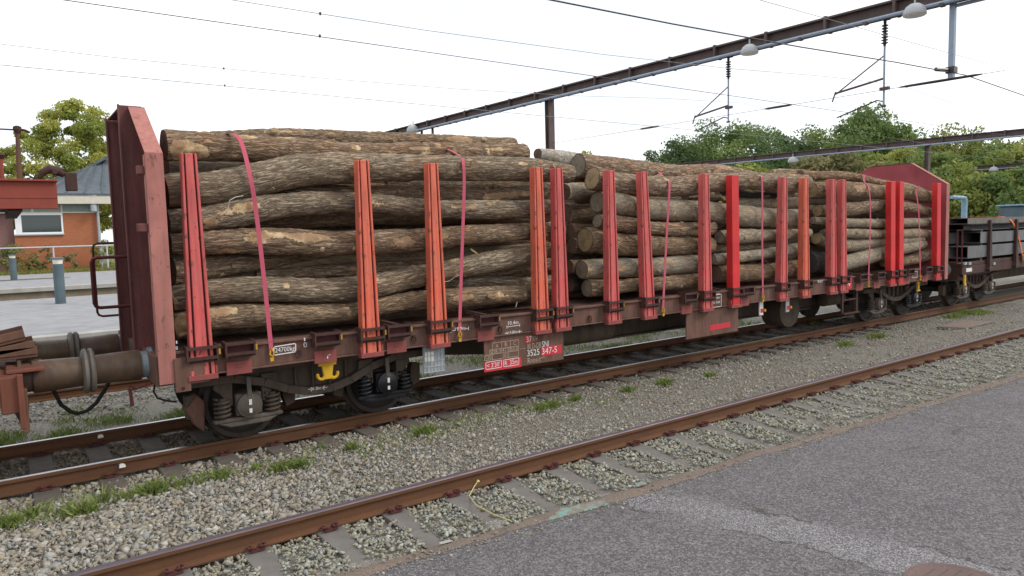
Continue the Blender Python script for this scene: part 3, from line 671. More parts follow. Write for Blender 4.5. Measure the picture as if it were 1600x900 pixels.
MB().box(-14, wr+1.6, by-.7, by-.55, z1, z2).box(-14, wr+1.6, by-.55, by+.2, z1, z1+.08).build('eave_fascia', MAT['fascia'], bo)
rf = MB(); ry = by+5.5; zr = 8.3
rl = P(96, 277, Y=by+3.2); rr_ = P(172, 246, Y=by+6.5)
rf.hexa([(-4.5, by-.75, z2+.01), (wr+1.7, by-.75, z2+.01), (rr_[0], by+6.5, rr_[2]-.12), (rl[0], by+3.2, rl[2]-.12)], [(-4.5, by-.75, z2+.13), (wr+1.7, by-.75, z2+.13), (rr_[0], by+6.5, rr_[2]), (rl[0], by+3.2, rl[2])])
rfo = rf.build('roof', MAT['slate'], bo)
for k in range(8):
    t_ = k/7; a_ = np.array([-3.6+t_*(wr+4.9), by-.74, z2+.15]); b_ = np.array([rl[0]+t_*(rr_[0]-rl[0]), by+3.2+3.3*t_, rl[2]+t_*(rr_[2]-rl[2])+.02]); MB().bar(tuple(a_), tuple(b_), .05, .05).build('seam', MAT['slate'], rfo)
g = MB(); q0, q1, q2 = B(137, 253), B(163, 240), B(175, 262); g.prism([(q0[0], q0[1]-.15), (q1[0]+.9, q1[1]+.5), (q1[0]+.9, q1[1]+.3), (q0[0]+.1, q0[1]-.3)], 'y', by+4.9, by+6); g.build('ridge_board', MAT['bollard'], rfo)
xp = B(157, 400)[0]; MB().tube([(xp, by-.2, .5), (xp, by-.2, z1)], .09, 8).build('downpipe', MAT['galv'], bo)
MB().tube([(xp-.25, by-.5, z1-.5), (xp-.25, by-.5, z1-.05)], .2, 8).build('hopper', MAT['galv'], bo)
# ------------------------------------------------------------------ the timber wagon
WG = empty('timber_wagon', (7.43, 0, 0), 'long red-brown timber wagon with red stanchions, loaded with three stacks of logs', 'wagon')
X0, X1 = -1.74, 16.60
YS = -1.38
DECKZ = 1.235
MB().box(X0, X1, -1.30, 1.30, 1.17, DECKZ-.01).build('deck', MAT['frame'], WG)
for s in (-1, 1):
    y0 = s*1.38
    MB().box(X0, X1, y0, s*1.31, .955, DECKZ).box(X0, X1, y0+s*.035, y0, 1.205, DECKZ+.004).box(X0, X1, y0+s*.03, y0, .935, .958).build('side_sill', MAT['frame'], WG, bevel=.006)
# deep centre sills under the deck
for s in (-1, 1):
    MB().prism([(1.2, 1.165), (1.9, .62), (3.0, .50), (11.9, .50), (13.0, .62), (13.7, 1.165)], 'y', s*.42, s*.46).prism([(3.0, .47), (11.9, .47), (11.9, .498), (3.0, .498)], 'y', s*.34, s*.56).build('centre_sill', MAT['bogie'], WG)
b = MB()
for x in np.arange(2.6, 12.6, 1.6): b.box(x-.04, x+.04, -1.29, 1.29, .99, 1.166)
b.build('cross_members', MAT['bogie'], WG)
MB().lathe((4.0, -.78, .72), (1, 0, 0), [(0, .1), (.05, .19), (1.25, .19), (1.3, .1)], 20).build('air_tank', MAT['bogie'], WG, smooth=True)
MB().lathe((10.5, -.95, .58), (0, 1, 0), [(0, .2), (.03, .36), (.5, .36), (.53, .2)], 24).build('brake_cylinder', MAT['bogie'], WG, smooth=True)
MB().lathe((12.0, -.75, .68), (1, 0, 0), [(0, .1), (.05, .16), (.8, .16), (.85, .1)], 16).build('air_tank', MAT['bogie'], WG, smooth=True)

# end walls -------------------------------------------------------------------------------------------
def endwall(xi, sgn, inner):
    """xi: inner face; sgn -1 = built out towards -X"""
    xo = lambda d: xi+sgn*d
    zc, zg = 3.36, 3.965; yc, yg = 1.45, .55
    w = MB(); w.prism([(-yc+.02, .96), (yc-.02, .96), (yc-.02, zc-.02), (yg, zg-.02), (-yg, zg-.02), (-yc+.02, zc-.02)], 'x', xi, xo(.022)); ew = w.build('end_wall', inner, WG)
    for s in (-1, 1):     # corner posts: open channels
        p = MB(); p.box(xi-sgn*.012, xo(.165), s*yc, s*(yc-.014), .90, zc).box(xo(.153), xo(.167), s*(yc-.016), s*(yc-.10), 1.2, zc-.02)
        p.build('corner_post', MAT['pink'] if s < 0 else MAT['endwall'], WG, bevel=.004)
        t = MB(); a, c = s*(yc-.002), s*yg     # sloping top flange
        dy, dz = c-a, zg-zc; L = math.hypot(dy, dz); ny, nz = -dz/L*s*-1, abs(dy)/L
        q = [(a, zc), (c, zg), (c, zg-.016), (a, zc-.016)]
        t.prism(q, 'x', xi-sgn*.01, xo(.160)); t.build('sloping_flange', MAT['pink'], WG)
        c_ = MB(); y1 = s*yg
        c_.box(xo(.0235), xo(.262), y1-.008, y1+.008, 1.0, zg+.005).box(xo(.250), xo(.266), y1-.03, y1-.009, 1.0, zg+.012).box(xo(.250), xo(.266), y1+.009, y1+.03, 1.0, zg+.012)
        c_.build('centre_post', MAT['endwall'], WG)
    MB().box(xi-sgn*.008, xo(.24), -yg+.03, yg-.03, zg-.012, zg+.004).build('top_flange', MAT['endwall'], WG)
    for z in (2.98, 2.45, 1.85, 1.55):
        for (ya, yb) in ((-1.432, -1.24), (-.50, -.36), (.58, .75)):
            MB().box(xo(.0235), xo(.13), ya, yb, z-.008, z+.008).build('gusset', MAT['endwall'], WG)
    MB().box(xo(.024), xo(.19), -1.42, 1.42, .88, 1.21).build('headstock', MAT['frame'], WG, bevel=.008)
endwall(-1.74, -1, MAT['endwall'])
endwall(16.60, 1, MAT['endpink'])
for (u_, v_) in ((221, 266), (222, 356)):
    c = P(u_, v_, Y=-1.38); MB().box(c[0]-.05, -1.906, -1.42, -1.36, c[2]-.045, c[2]+.045).build('hinge_lug', MAT['endwall'], WG, bevel=.008)
# bottom corner casting of the near corner
MB().box(-1.755, -1.60, -1.475, -1.385, .80, 1.17).box(-1.62, -1.40, -1.465, -1.386, .875, 1.17).box(-1.69, -1.45, -1.474, -1.466, .96, 1.13).build('corner_plate', MAT['frame'], WG, bevel=.015)
MB().lathe((-1.68, -1.476, .84), (0, -1, 0), [(0, .018), (.004, .018)], 12).build('dark_disc', MAT['groove'], WG)  # flat dark disc, coloured for the shade inside a hole

# stanchions ------------------------------------------------------------------------------------------
def stanchion_mesh(wb, wt, h, ribs):
    b = MB(); g = MB(); d0, d1 = .07, .0         # local: x across, y depth (front at -), z up
    def tap(b, xa, xb, ya, yb):     # xa, xb as fractions of half width
        k = lambda w, f: f*w/2
        b.hexa([(k(wb, xa), ya, 0), (k(wb, xb), ya, 0), (k(wb, xb), yb, 0), (k(wb, xa), yb, 0)], [(k(wt, xa), ya*.9, h), (k(wt, xb), ya*.9, h), (k(wt, xb), yb*.9, h), (k(wt, xa), yb*.9, h)])
    if ribs:
        tap(b, -.94, .94, -.045, .07); tap(b, -1, -.70, -.075, .05); tap(b, .70, 1, -.075, .05); tap(b, -.50, .50, -.072, -.044)
        tap(g, -.695, -.505, -.051, -.0455); tap(g, .505, .695, -.051, -.0455)
    else:
        tap(b, -1, 1, -.075, .07)
    return b, g
SB, SG = stanchion_mesh(.25, .155, 2.42, True); SBm, SGm = SB.mesh('stanchion'), SG.mesh('groove')
PB, _ = stanchion_mesh(.215, .205, 2.42, False); PBm = PB.mesh('stanchion')
SBM = {}
for k in ('red', 'orange'):
    me = SBm.copy(); me.materials.append(MAT[k]); SBM[k] = me
SGm.materials.append(MAT['groove']); PBm.materials.append(MAT['bright'])
def pocket_mesh():
    b = MB()
    for z in (.015, .13): b.box(-.165, .165, -.122, -.085, z-.016, z+.016)
    for s in (-1, 1): b.box(s*.165, s*.145, -.118, .05, -.025, .155)
    b.box(-.135, .135, -.082, -.055, -.035, -.012); return b.mesh('pocket')
PKm = pocket_mesh(); PKm.materials.append(MAT['bracket'])
def small(name, f, mat):
    b = MB(); f(b); me = b.mesh(name); me.materials.append(MAT[mat]); return me
PIN = small('yellow_pin', lambda b: b.box(.167, .188, -.105, -.08, .04, .10), 'yellow')
FOOT = small('foot_plate', lambda b: b.box(-.155, .155, -.088, .02, -.185, -.125).box(-.155, -.128, -.07, .02, -.124, -.04).box(.128, .155, -.07, .02, -.124, -.04), 'pinkplate')
EMPTYPLATE = small('foot_plate', lambda b: b.box(-.14, .14, -.03, .02, -.2, -.05).box(-.03, .03, -.036, -.031, -.12, -.09), 'pinkplate')
PKF = small('pocket', lambda b: (b.box(-.165, .165, -.10, -.085, -.03, .16), b.box(-.165, .165, -.125, -.1005, .13, .16), b.box(-.165, .165, -.125, -.1005, .055, .075), b.box(-.165, .165, -.125, -.1005, -.03, -.005), b.box(-.165, -.135, -.084, .05, -.03, .16), b.box(.135, .165, -.084, .05, -.03, .16)), 'bracket')
SHADE_PLATE = small('shade_plate', lambda b: b.box(-.134, .134, -.06, .01, .0, .13), 'groove')  # dark plate, paints in the shade inside the empty pockets
def inst(name, me, loc, parent=None, rz=0, bevel=0):
    o = bpy.data.objects.new(name, me); COL.objects.link(o)
    if parent is not None: o.parent = parent; loc = tuple(np.array(loc)-LOC[parent.name])
    LOC[o.name] = np.array(loc)+(LOC[parent.name] if parent is not None else 0)
    o.location = loc; o.rotation_euler.z = rz
    if bevel: bv = o.modifiers.new('b', 'BEVEL'); bv.width = bevel; bv.segments = 1; bv.limit_method = 'ANGLE'
    return o
STN = [(-1.47, 'red', 0), (.54, 'orange', 0), (1.53, 'orange', 0), (3.30, 'orange', 0), (3.69, 'red', 0), (4.77, 'red', 0), (5.60, 'red', -.055), (7.10, 'red', 0), (7.92, 'bright', 0), (9.44, 'red', .05), (10.24, 'orange', 0), (11.27, 'red', 0), (11.69, 'red', 0), (13.84, 'bright', 0), (14.25, 'bright', 0), (16.19, 'bright', 0)]
for (x, c, lean) in STN:
    me = PBm if c == 'bright' else SBM[c]
    o = inst('stanchion', me, (x, -1.40, .945), WG, bevel=.006); o.rotation_euler.y = lean*.6; o.rotation_euler.x = -.012
    if c == 'bright': o['label'] = 'plain bright red box stanchion'
    else: LOC['g'] = LOC[o.name]; g = inst('groove', SGm, tuple(LOC[o.name]), o)
    p = inst('pocket', PKm, (x, -1.40, 1.13), WG); inst('yellow_pin', PIN, tuple(LOC[p.name]), p); inst('foot_plate', FOOT, (x, -1.40, 1.085), WG, bevel=.005)
    inst('stanchion', me, (x, 1.40, .945), WG, math.pi)
for x in (-1.07, -.05, .91, 2.31, 6.59, 8.24, 12.44, 13.21, 14.65, 15.58):
    p = inst('pocket', PKm, (x, -1.40, 1.135), WG); inst('shade_plate', SHADE_PLATE, tuple(LOC[p.name]), p); inst('yellow_pin', PIN, tuple(LOC[p.name]), p); inst('foot_plate', EMPTYPLATE, (x, -1.385, 1.10), WG, bevel=.004)
for (u, v) in ((608, 500), (747, 489), (1115, 447), (1332, 424)):
    c = P(u, v, Y=-1.25); MB().bar((c[0]-.10, -1.1, DECKZ+.07), (c[0]+.07, -1.34, DECKZ+.01), .09, .05).build('deck_wedge', MAT['bracket'], WG)
for (u, v) in ((647, 531), (782, 516), (887, 501), (922, 499), (466, 553)):
    c = P(u, v, Y=-1.40); b = MB()
    b.tube([(c[0]+.03*math.cos(a), -1.40, c[2]+.045*math.sin(a)) for a in np.linspace(0, 2*math.pi, 13)], .008, 6, cap=False); b.box(c[0]-.02, c[0]+.02, -1.415, -1.383, c[2]+.035, c[2]+.06); b.build('lashing_ring', MAT['bracket'], WG)

# lettering -------------------------------------------------------------------------------------------
def text_geo(s):
    cu = bpy.data.curves.new('t', 'FONT'); cu.body = s; cu.resolution_u = 2; cu.size = 1; ob = bpy.data.objects.new('t', cu); COL.objects.link(ob)
    dg = bpy.context.evaluated_depsgraph_get(); me = bpy.data.meshes.new_from_object(ob.evaluated_get(dg))
    vs = np.array([v.co[:] for v in me.vertices]); fs = [tuple(p.vertices) for p in me.polygons]
    bpy.data.objects.remove(ob); bpy.data.meshes.remove(me); bpy.data.curves.remove(cu); return vs, fs
class Print:
    """flat lettering and rules lying on a plane of constant Y"""
    def __init__(s, Y): s.Y = Y; s.b = MB(); s.T = []
    def text(s, t, u0, v0, u1, h, up=None):
        vs, fs = text_geo(t); mn, mxx = vs.min(0), vs.max(0); p = P(u0, v0, Y=s.Y); q = P(u1, v0, Y=s.Y); w = q[0]-p[0]
        cap = .72 if not any(c in t for c in 'gpqy') else mxx[1]; hm = h*depth(p)/FPX
        x = p[0]+(vs[:, 0]-mn[0])/(mxx[0]-mn[0])*w; z = p[2]+vs[:, 1]/max(.69, mxx[1])*hm
        q_ = MB(); q_.add(np.stack([x, np.full(len(x), s.Y), z], 1), fs); s.T.append(q_); return s
    def line(s, u0, v0, u1, v1, w=.01):
        p, q = P(u0, v0, Y=s.Y), P(u1, v1, Y=s.Y); d = q-p; L = np.linalg.norm(d); n = np.array([-d[2], 0, d[0]])/L*w/2; e = d/L*w/2
        s.b.add([p-n-e, q-n+e, q+n+e, p+n-e], [(0, 1, 2, 3)]); return s
    def poly(s, pts): s.b.add([P(u, v, Y=s.Y) for u, v in pts], [tuple(range(len(pts)))]); return s
    def rect(s, u0, v0, u1, v1, sl, w=.01):
        dv = (u1-u0)*sl; s.line(u0, v0, u1, v0+dv, w).line(u1, v0+dv, u1, v1+dv, w).line(u1, v1+dv, u0, v1, w).line(u0, v1, u0, v0, w); return s
    def build(s, name, mat, parent):
        for q_ in s.T: q_.build('lettering', mat, parent)
        o = s.b.build(name, mat, parent) if s.b.v else None
        if o is not None and 'rules' in name: o['kind'] = 'stuff'
        return o
def K(cx, cy): return 560+cx*.25, 460+cy*.25       # survey sheet of the number board
bp = [P(755, 524, Y=-1.36), P(878, 511, Y=-1.36)]
bd = MB().box(2.30, 3.765, -1.372, -1.35, .445, .9355).build('number_board', MAT['frame'], WG)
pr = Print(-1.3755)      # red grounds
pr.poly([K(787, 487), K(1018, 452), K(1018, 390), K(787, 425)]); pr.poly([K(1043, 305), K(1085, 300), K(1085, 255), K(1043, 262)]); pr.poly([K(1143, 385), K(1272, 368), K(1272, 312), K(1143, 330)])
pr.build('red_ground', MAT['redmark'], bd)
pr = Print(-1.3785)
pr.rect(*K(797, 425), *K(895, 470), -.155, .009).rect(*K(907, 410), *K(1003, 453), -.155, .009)
pr.text("< 3'30'", *K(805, 461), K(885, 0)[0], 7.2); pr.text('R  35m', *K(915, 444), K(995, 0)[0], 7.2)
pr.text('37', *K(1052, 300), K(1083, 0)[0], 9.2); pr.text('SNI', *K(1148, 330), K(1190, 0)[0], 9.2); pr.text('347-5', *K(1148, 376), K(1242, 0)[0], 9.8); pr.text('3525', *K(1056, 388), K(1132, 0)[0], 9.8)
pr.build('white_rules', MAT['white'], bd)
pr = Print(-1.377)
sl = -.145
def rule(a, b_, c, d_): pr.line(*K(a, b_), *K(c, d_), .007)
rule(838, 305, 1002, 282); rule(820, 348, 1002, 322); rule(788, 382, 1002, 350); rule(790, 415, 1002, 385)
for (x_, ya, yb) in ((838, 305, 407), (895, 297, 366), (950, 289, 358), (1002, 282, 385), (820, 348, 377), (788, 382, 415)): rule(x_, ya, x_, yb)
for t_, a, b_, c in (('A', 859, 334, 876), ('B', 915, 325, 930), ('C', 968, 318, 985), ('S', 824, 374, 836), ('38.0', 843, 372, 890), ('47.0', 899, 362, 945), ('55.0', 954, 354, 997), ('120', 796, 408, 832), ('00.0', 902, 395, 942)): pr.text(t_, *K(a, b_), K(c, 0)[0], 6.2)
pr.text('*', *K(1008, 352), K(1024, 0)[0], 3.6); pr.text('*', *K(1028, 349), K(1044, 0)[0], 3.6); pr.text('RIV', *K(1088, 294), K(1122, 0)[0], 8.); pr.text('80 D-DB', *K(1056, 344), K(1142, 0)[0], 9.); pr.text('Roos-t', *K(1058, 432), K(1140, 0)[0], 8.6); pr.text('642', *K(1142, 402), K(1164, 0)[0], 3.4)
pr.build('table_rules', MAT['cream'], bd)
bd2 = MB().box(6.62, 8.10, -1.372, -1.35, .43, .9355).build('number_board', MAT['frame'], WG, bevel=.003); bd2['label'] = 'plain brown board with a red bar'
Print(-1.3755).poly([(1109, 517), (1141, 511), (1141, 503), (1109, 508)]).build('red_bar', MAT['redmark'], bd2)
ss = Print(YS-.038)
ss.rect(428, 542, 462, 555, -.16, .012).text('24700kg', 430, 551, 461, 7.5)
ss.text('10.4m', 794, 508, 810, 6).line(792, 511, 812, 508, .008).line(792, 513, 792, 509, .008).line(812, 510, 812, 506, .008)
ss.text('14.86m', 795, 522, 809, 4.6).line(789, 521, 794, 520.3, .008).line(810, 518.2, 815, 517.5, .008).line(792, 519, 794, 520.3, .008).line(792, 522, 794, 520.3, .008).line(812, 516.2, 810, 518.2, .008).line(812, 520, 810, 518.2, .008)
ss.text('19.9m', 711, 517, 728, 5.5).line(705, 517, 710, 516.3, .008).line(705, 514.5, 705, 519, .01).line(728, 513.6, 732, 513, .008).line(732, 511, 732, 515.4, .01)
ss.text('1', 475, 533, 477, 5).rect(475, 536, 479, 542, -.1, .008).text('T', 507, 561, 517, 6)
ss.text('1', 275, 537, 277, 4.5).text('8', 274.5, 547, 278, 6)
for (u, v, t_, w) in ((1215, 450, '1435', 10), (1278, 442, 'REV', 8)): ss.text(t_, u, v, u+w, 4)
ss.rect(1110, 462, 1127, 481, -.15, .01).text('37 RIV', 1112, 468, 1125, 3.2).text('80 DB', 1112, 475, 1125, 3.2).line(1114, 461, 1124, 459, .01)
ss.rect(1426, 425, 1434, 434, -.15, .01)
ss.build('white_rules', MAT['white'], WG)
Print(YS-.038).poly([(1320, 453), (1331, 450.5), (1331, 434), (1320, 436)]).build('red_panel', MAT['redmark'], WG)
Print(YS-.040).text('4', 1322, 447, 1329, 8).build('panel_figure', MAT['white'], WG)
# wire document holder
c0, c1 = P(661, 546, Y=-1.25), P(694, 578, Y=-1.25); b = MB()
xa, xb, za, zb = c0[0], c1[0], c1[2], .925
for x in np.linspace(xa, xb, 7): b.tube([(x, -1.27, za), (x, -1.27, zb)], .004, 5)
for z in np.linspace(za, zb, 6): b.tube([(xa, -1.27, z), (xb, -1.27, z)], .004, 5)
h = b.build('document_holder', MAT['galv'], WG); MB().box(xa-.01, xb+.01, -1.26, -1.245, za-.01, zb).build('back_plate', MAT['galv'], h)
pa, pb = P(664, 551, Y=-1.265), P(679, 565, Y=-1.265); MB().box(pa[0], pb[0], -1.2635, -1.261, pb[2], pa[2]).build('paper_label', MAT['paper'], h)
# handrails at the end, uncoupling lever, yellow hooks
for (y, xo_, zt_, zb_, r) in ((.2, -2.30, 2.25, 1.64, .020), (1.0, -2.20, 2.42, 1.46, .015)):
    k = .06
    MB().tube([(-1.9, y, zt_), (xo_+k, y, zt_), (xo_+.015, y, zt_-.02), (xo_, y, zt_-k), (xo_, y, zb_+k), (xo_+.015, y, zb_+.02), (xo_+k, y, zb_), (-1.9, y, zb_)], r, 8).build('handrail', MAT['lever'], WG, smooth=True)
c = [P(u, v, Y=-1.1) for u, v in ((255, 592), (236, 599), (212, 607), (201, 602), (203, 608), (206, 622), (207, 634), (203, 634))]
MB().tube([tuple(p) for p in c], .012, 6).build('uncoupling_lever', MAT['lever'], WG)
MB().bar(tuple(c[4]), tuple(c[6]), .03, .05, (0, 1, 0)).build('lever_grip', MAT['lever'], WG)
def hook(x, y):
    b = MB(); b.box(x-.115, x+.115, y-.02, y+.02, .845, .955).prism([(x-.075, .845), (x+.075, .845), (x+.055, .72), (x+.10, .675), (x-.10, .675), (x-.055, .72)], 'y', y-.019, y+.019)
    for s in (-1, 1): b.tube([(x+s*.075+s*.055*math.cos(a), y, .735+.055*math.sin(a)) for a in np.linspace(-math.pi*.75, math.pi*.12, 8)], .021, 8)
    b.build('lifting_hook', MAT['yellow'], WG, bevel=.006)
hook(.0, -1.32)
c = P(1435, 444, Y=-1.32); MB().box(c[0]-.07, c[0]+.07, -1.335, -1.30, .84, .93).box(c[0]-.035, c[0]+.035, -1.334, -1.301, .70, .84).box(c[0]-.07, c[0]+.09, -1.334, -1.301, .66, .70).build('lifting_hook', MAT['yellow'], WG, bevel=.006)
# step at the far bogie, brake plates
b = MB(); a0, a1 = P(1316, 470, Y=-1.33)[0], P(1338, 470, Y=-1.33)[0]
for x in (a0, a1): b.box(x-.03, x+.03, -1.345, -1.31, .40, .935)
b.box(a0-.03, a1+.03, -1.40, -1.346, .40, .43).box(a0+.03, a1-.03, -1.345, -1.31, .70, .73); b.build('step', MAT['bracket'], WG)
for (u, v, m_) in ((1189, 487, 'white'), (1230, 482, 'galv')):
    c = P(u, v, Y=-1.3); b = MB(); b.box(c[0]-.06, c[0]+.06, -1.31, -1.29, c[2]-.07, .93); o = b.build('brake_plate', MAT[m_], WG); MB().box(c[0]-.03, c[0]+.07, -1.314, -1.3105, c[2]-.02, c[2]+.06).build('brake_lever', MAT['redmark'], o); MB().lathe((c[0]+.1, -1.33, c[2]+.02), (0, 1, 0), [(0, .03), (.03, .03)], 10).build('knob', MAT['yellow'], o)

# buffers ---------------------------------------------------------------------------------------------
def buffer(x, y, sgn, parent, mats=('buffer', 'grease', 'bufferplate')):
    b = MB().lathe((x, y, 1.06), (sgn, 0, 0), [(0, .19), (.03, .19), (.035, .15), (.17, .15), (.18, .14)], 24).build('buffer', MAT[mats[1]], parent, smooth=True)
    MB().lathe((x+sgn*.12, y, 1.06), (sgn, 0, 0), [(0, .168), (.02, .172), (.42, .160), (.44, .155)], 24).build('sleeve', MAT[mats[0]], b, smooth=True)
    MB().lathe((x+sgn*.56, y, 1.06), (sgn, 0, 0), [(0, .215), (.02, .24), (.045, .24), (.062, .215), (.066, .1)], 32).build('head', MAT[mats[2]], b, smooth=True)
for y in (-.875, .875): buffer(-1.88, y, -1, WG); buffer(16.80, y, 1, WG)

# bogies ----------------------------------------------------------------------------------------------
def bogie(px, parent, black=True, off=0):
    f = MB(); ys = -1.02
    top = [(-1.62, .86), (-1.3, .92), (1.3, .92), (1.62, .86)]; bot = [(1.62, .79), (1.15, .76), (.72, .66), (.42, .53), (.15, .46), (-.15, .46), (-.42, .53), (-.72, .66), (-1.15, .76), (-1.62, .79)]
    for s in (-1, 1):
        y0, y1 = s*.98, s*1.06
        # curved lower boom, straight upper boom, end arms, ribs; an added plate darkens the openings
        def boom(pts, w):
            for (a, c) in zip(pts, pts[1:]): f.bar((px+a[0], s*1.02, a[1]), (px+c[0], s*1.02, c[1]), .13, w, (0, 0, 1))
        lower = [(-1.62, .80), (-1.05, .79), (-.70, .70), (-.42, .57), (-.15, .50), (.15, .50), (.42, .57), (.70, .70), (1.05, .79), (1.62, .80)]
        boom(lower, .10); f.bar((px-.95, s*1.02, .865), (px+.95, s*1.02, .865), .135, .06)
        f.prism([(px-1.0, .84), (px+1.0, .84), (px+.72, .68), (px+.42, .54), (px-.42, .54), (px-.72, .68)], 'y', s*.956, s*.970)  # plate added behind the ribs so that the openings read dark
        for x in (-.30, -.08, .14, .36): f.bar((px+x, s*1.0, .50), (px+x, s*1.0, .86), .05, .025, (1, 0, 0))
        for e in (-1, 1):
            for k in (-1, 1):      # spring pedestals either side of each axle box
                xx = px+e*.9+k*.19
                f.prism([(xx-.02, .80), (xx+k*.17, .80), (xx+k*.19, .68), (xx+k*.12, .62), (xx+k*.02, .47), (xx-k*.02, .47)] if k > 0 else [(xx+.02, .80), (xx-.17, .80), (xx-.19, .68), (xx-.12, .62), (xx-.02, .47), (xx+.02, .47)], 'y', s*.99, s*1.05)
    f.box(px-.2, px+.2, -.95, .95, .62, .86); f.box(px-1.62, px-1.54, -.95, .95, .72, .84); f.box(px+1.54, px+1.62, -.95, .95, .72, .84)
    fr = f.build('bogie_frame', MAT['bogie'], parent, bevel=.008)
    for e in (-1, 1):
        ax = px+e*.9
        w = MB()
        for s in (-1, 1): w.lathe((ax, s*.68, .46), (0, s, 0), [(0, .49), (.012, .495), (.03, .475), (.035, .46), (.12, .46), (.135, .455), (.137, .40), (.11, .385), (.075, .34), (.07, .20), (.11, .16), (.15, .14), (.16, .09), (.3, .08)], 40)
        w.lathe((ax, -.7, .46), (0, 1, 0), [(0, .085), (1.4, .085)], 16); w.build('wheelset', MAT['wheel'], fr, smooth=True)
        for s in (-1, 1):
            blk = black and e > 0
            bx = MB(); bx.box(ax-.15, ax+.15, s*.97, s*1.10, .34, .60).box(ax-.40, ax+.40, s*.98, s*1.09, .275, .325).prism([(ax-.36, .275), (ax+.36, .275), (ax+.22, .215), (ax-.22, .215)], 'y', s*.985, s*1.085)
            bo_ = bx.build('axle_box', MAT['blackbox'] if blk else MAT['boxcover'], fr, bevel=.012)
            MB().lathe((ax, s*1.10, .46), (0, s, 0), [(0, .15), (.035, .145), (.04, .12), (.05, .11), (.055, .03)], 28).build('cover', MAT['blackbox'] if blk else MAT['boxcover'], bo_, smooth=True)
            MB().bar((ax, s*1.14, .55), (ax, s*1.12, .80), .05, .02, (0, 1, 0)).build('suspension_link', MAT['boxcover'], bo_)
            if s < 0:
                for (za, zb_) in ((.47, .535), (.375, .425)): MB().box(ax-.016, ax+.016, -1.1595, -1.152, za, zb_).build('white_mark', MAT['white'], bo_)
            for k in (-1, 1):
                sp_ = MB(); cx = ax+k*.29; n = 60
                sp_.tube([(cx+.085*math.cos(t), s*1.03+.085*math.sin(t), .33+.24*t/(2*math.pi*4.6)) for t in np.linspace(0, 2*math.pi*4.6, n)], .017, 6)
                sp_.lathe((cx, s*1.03, .33), (0, 0, 1), [(0, .05), (.24, .05)], 12)
                sp_.build('spring', MAT['blackbox'] if blk else MAT['bogie'], fr, smooth=True)
        # brake shoe
        for k in (-1, 1):
            b = MB(); xx = ax+k*.53; b.prism([(xx, .62), (xx+k*.12, .60), (xx+k*.11, .34), (xx+k*.0, .30), (xx-k*.045, .46)], 'y', -.83, -.70); b.build('brake_shoe', MAT['bogie'], fr)
    return fr
b1 = bogie(0, WG); b2 = bogie(14.86, WG, True)
pr = Print(-1.088); pr.text('1.8m', 490, 610, 502, 5.2).line(482, 608.5, 489, 607.5, .008).line(486, 605.5, 489, 607.5, .008).line(486, 611, 489, 607.5, .008).line(504, 606, 511, 605, .008).line(507, 603, 504, 606, .008).line(507, 608.6, 504, 606, .008)
pr.build('wheelbase_rules', MAT['white'], b1)
# small brake pipe loop behind the buffer
MB().tube([tuple(P(u, v, Y=-.9)) for u, v in ((242, 600), (240, 612), (246, 622), (260, 626), (276, 628))], .012, 6).build('brake_pipe', MAT['hose'], WG, smooth=True)
MB().prism([(-1.45, .24), (-1.36, .16), (-1.34, .52), (-1.42, .62), (-1.56, .45)], 'y', -.88, -.60).build('sand_guard', MAT['frame'], WG, bevel=.02)
MB().tube([tuple(P(u, v, Y=-.25)) for u, v in ((80, 590), (84, 610), (95, 632), (110, 643), (122, 646), (136, 642), (150, 630), (162, 612), (172, 594), (178, 580))], [.022]*10, 10).build('brake_hose', MAT['hose'], WG, smooth=True)
MB().tube([(-1.86, -.02, 1.02), (-2.2, 0, 1.0)], .04, 10).tube([(-2.2, 0, 1.0), (-2.45, 0, .93), (-2.75, 0, .98), (-3.1, 0, 1.02)], .03, 8).build('screw_coupling', MAT['bogie'], WG)
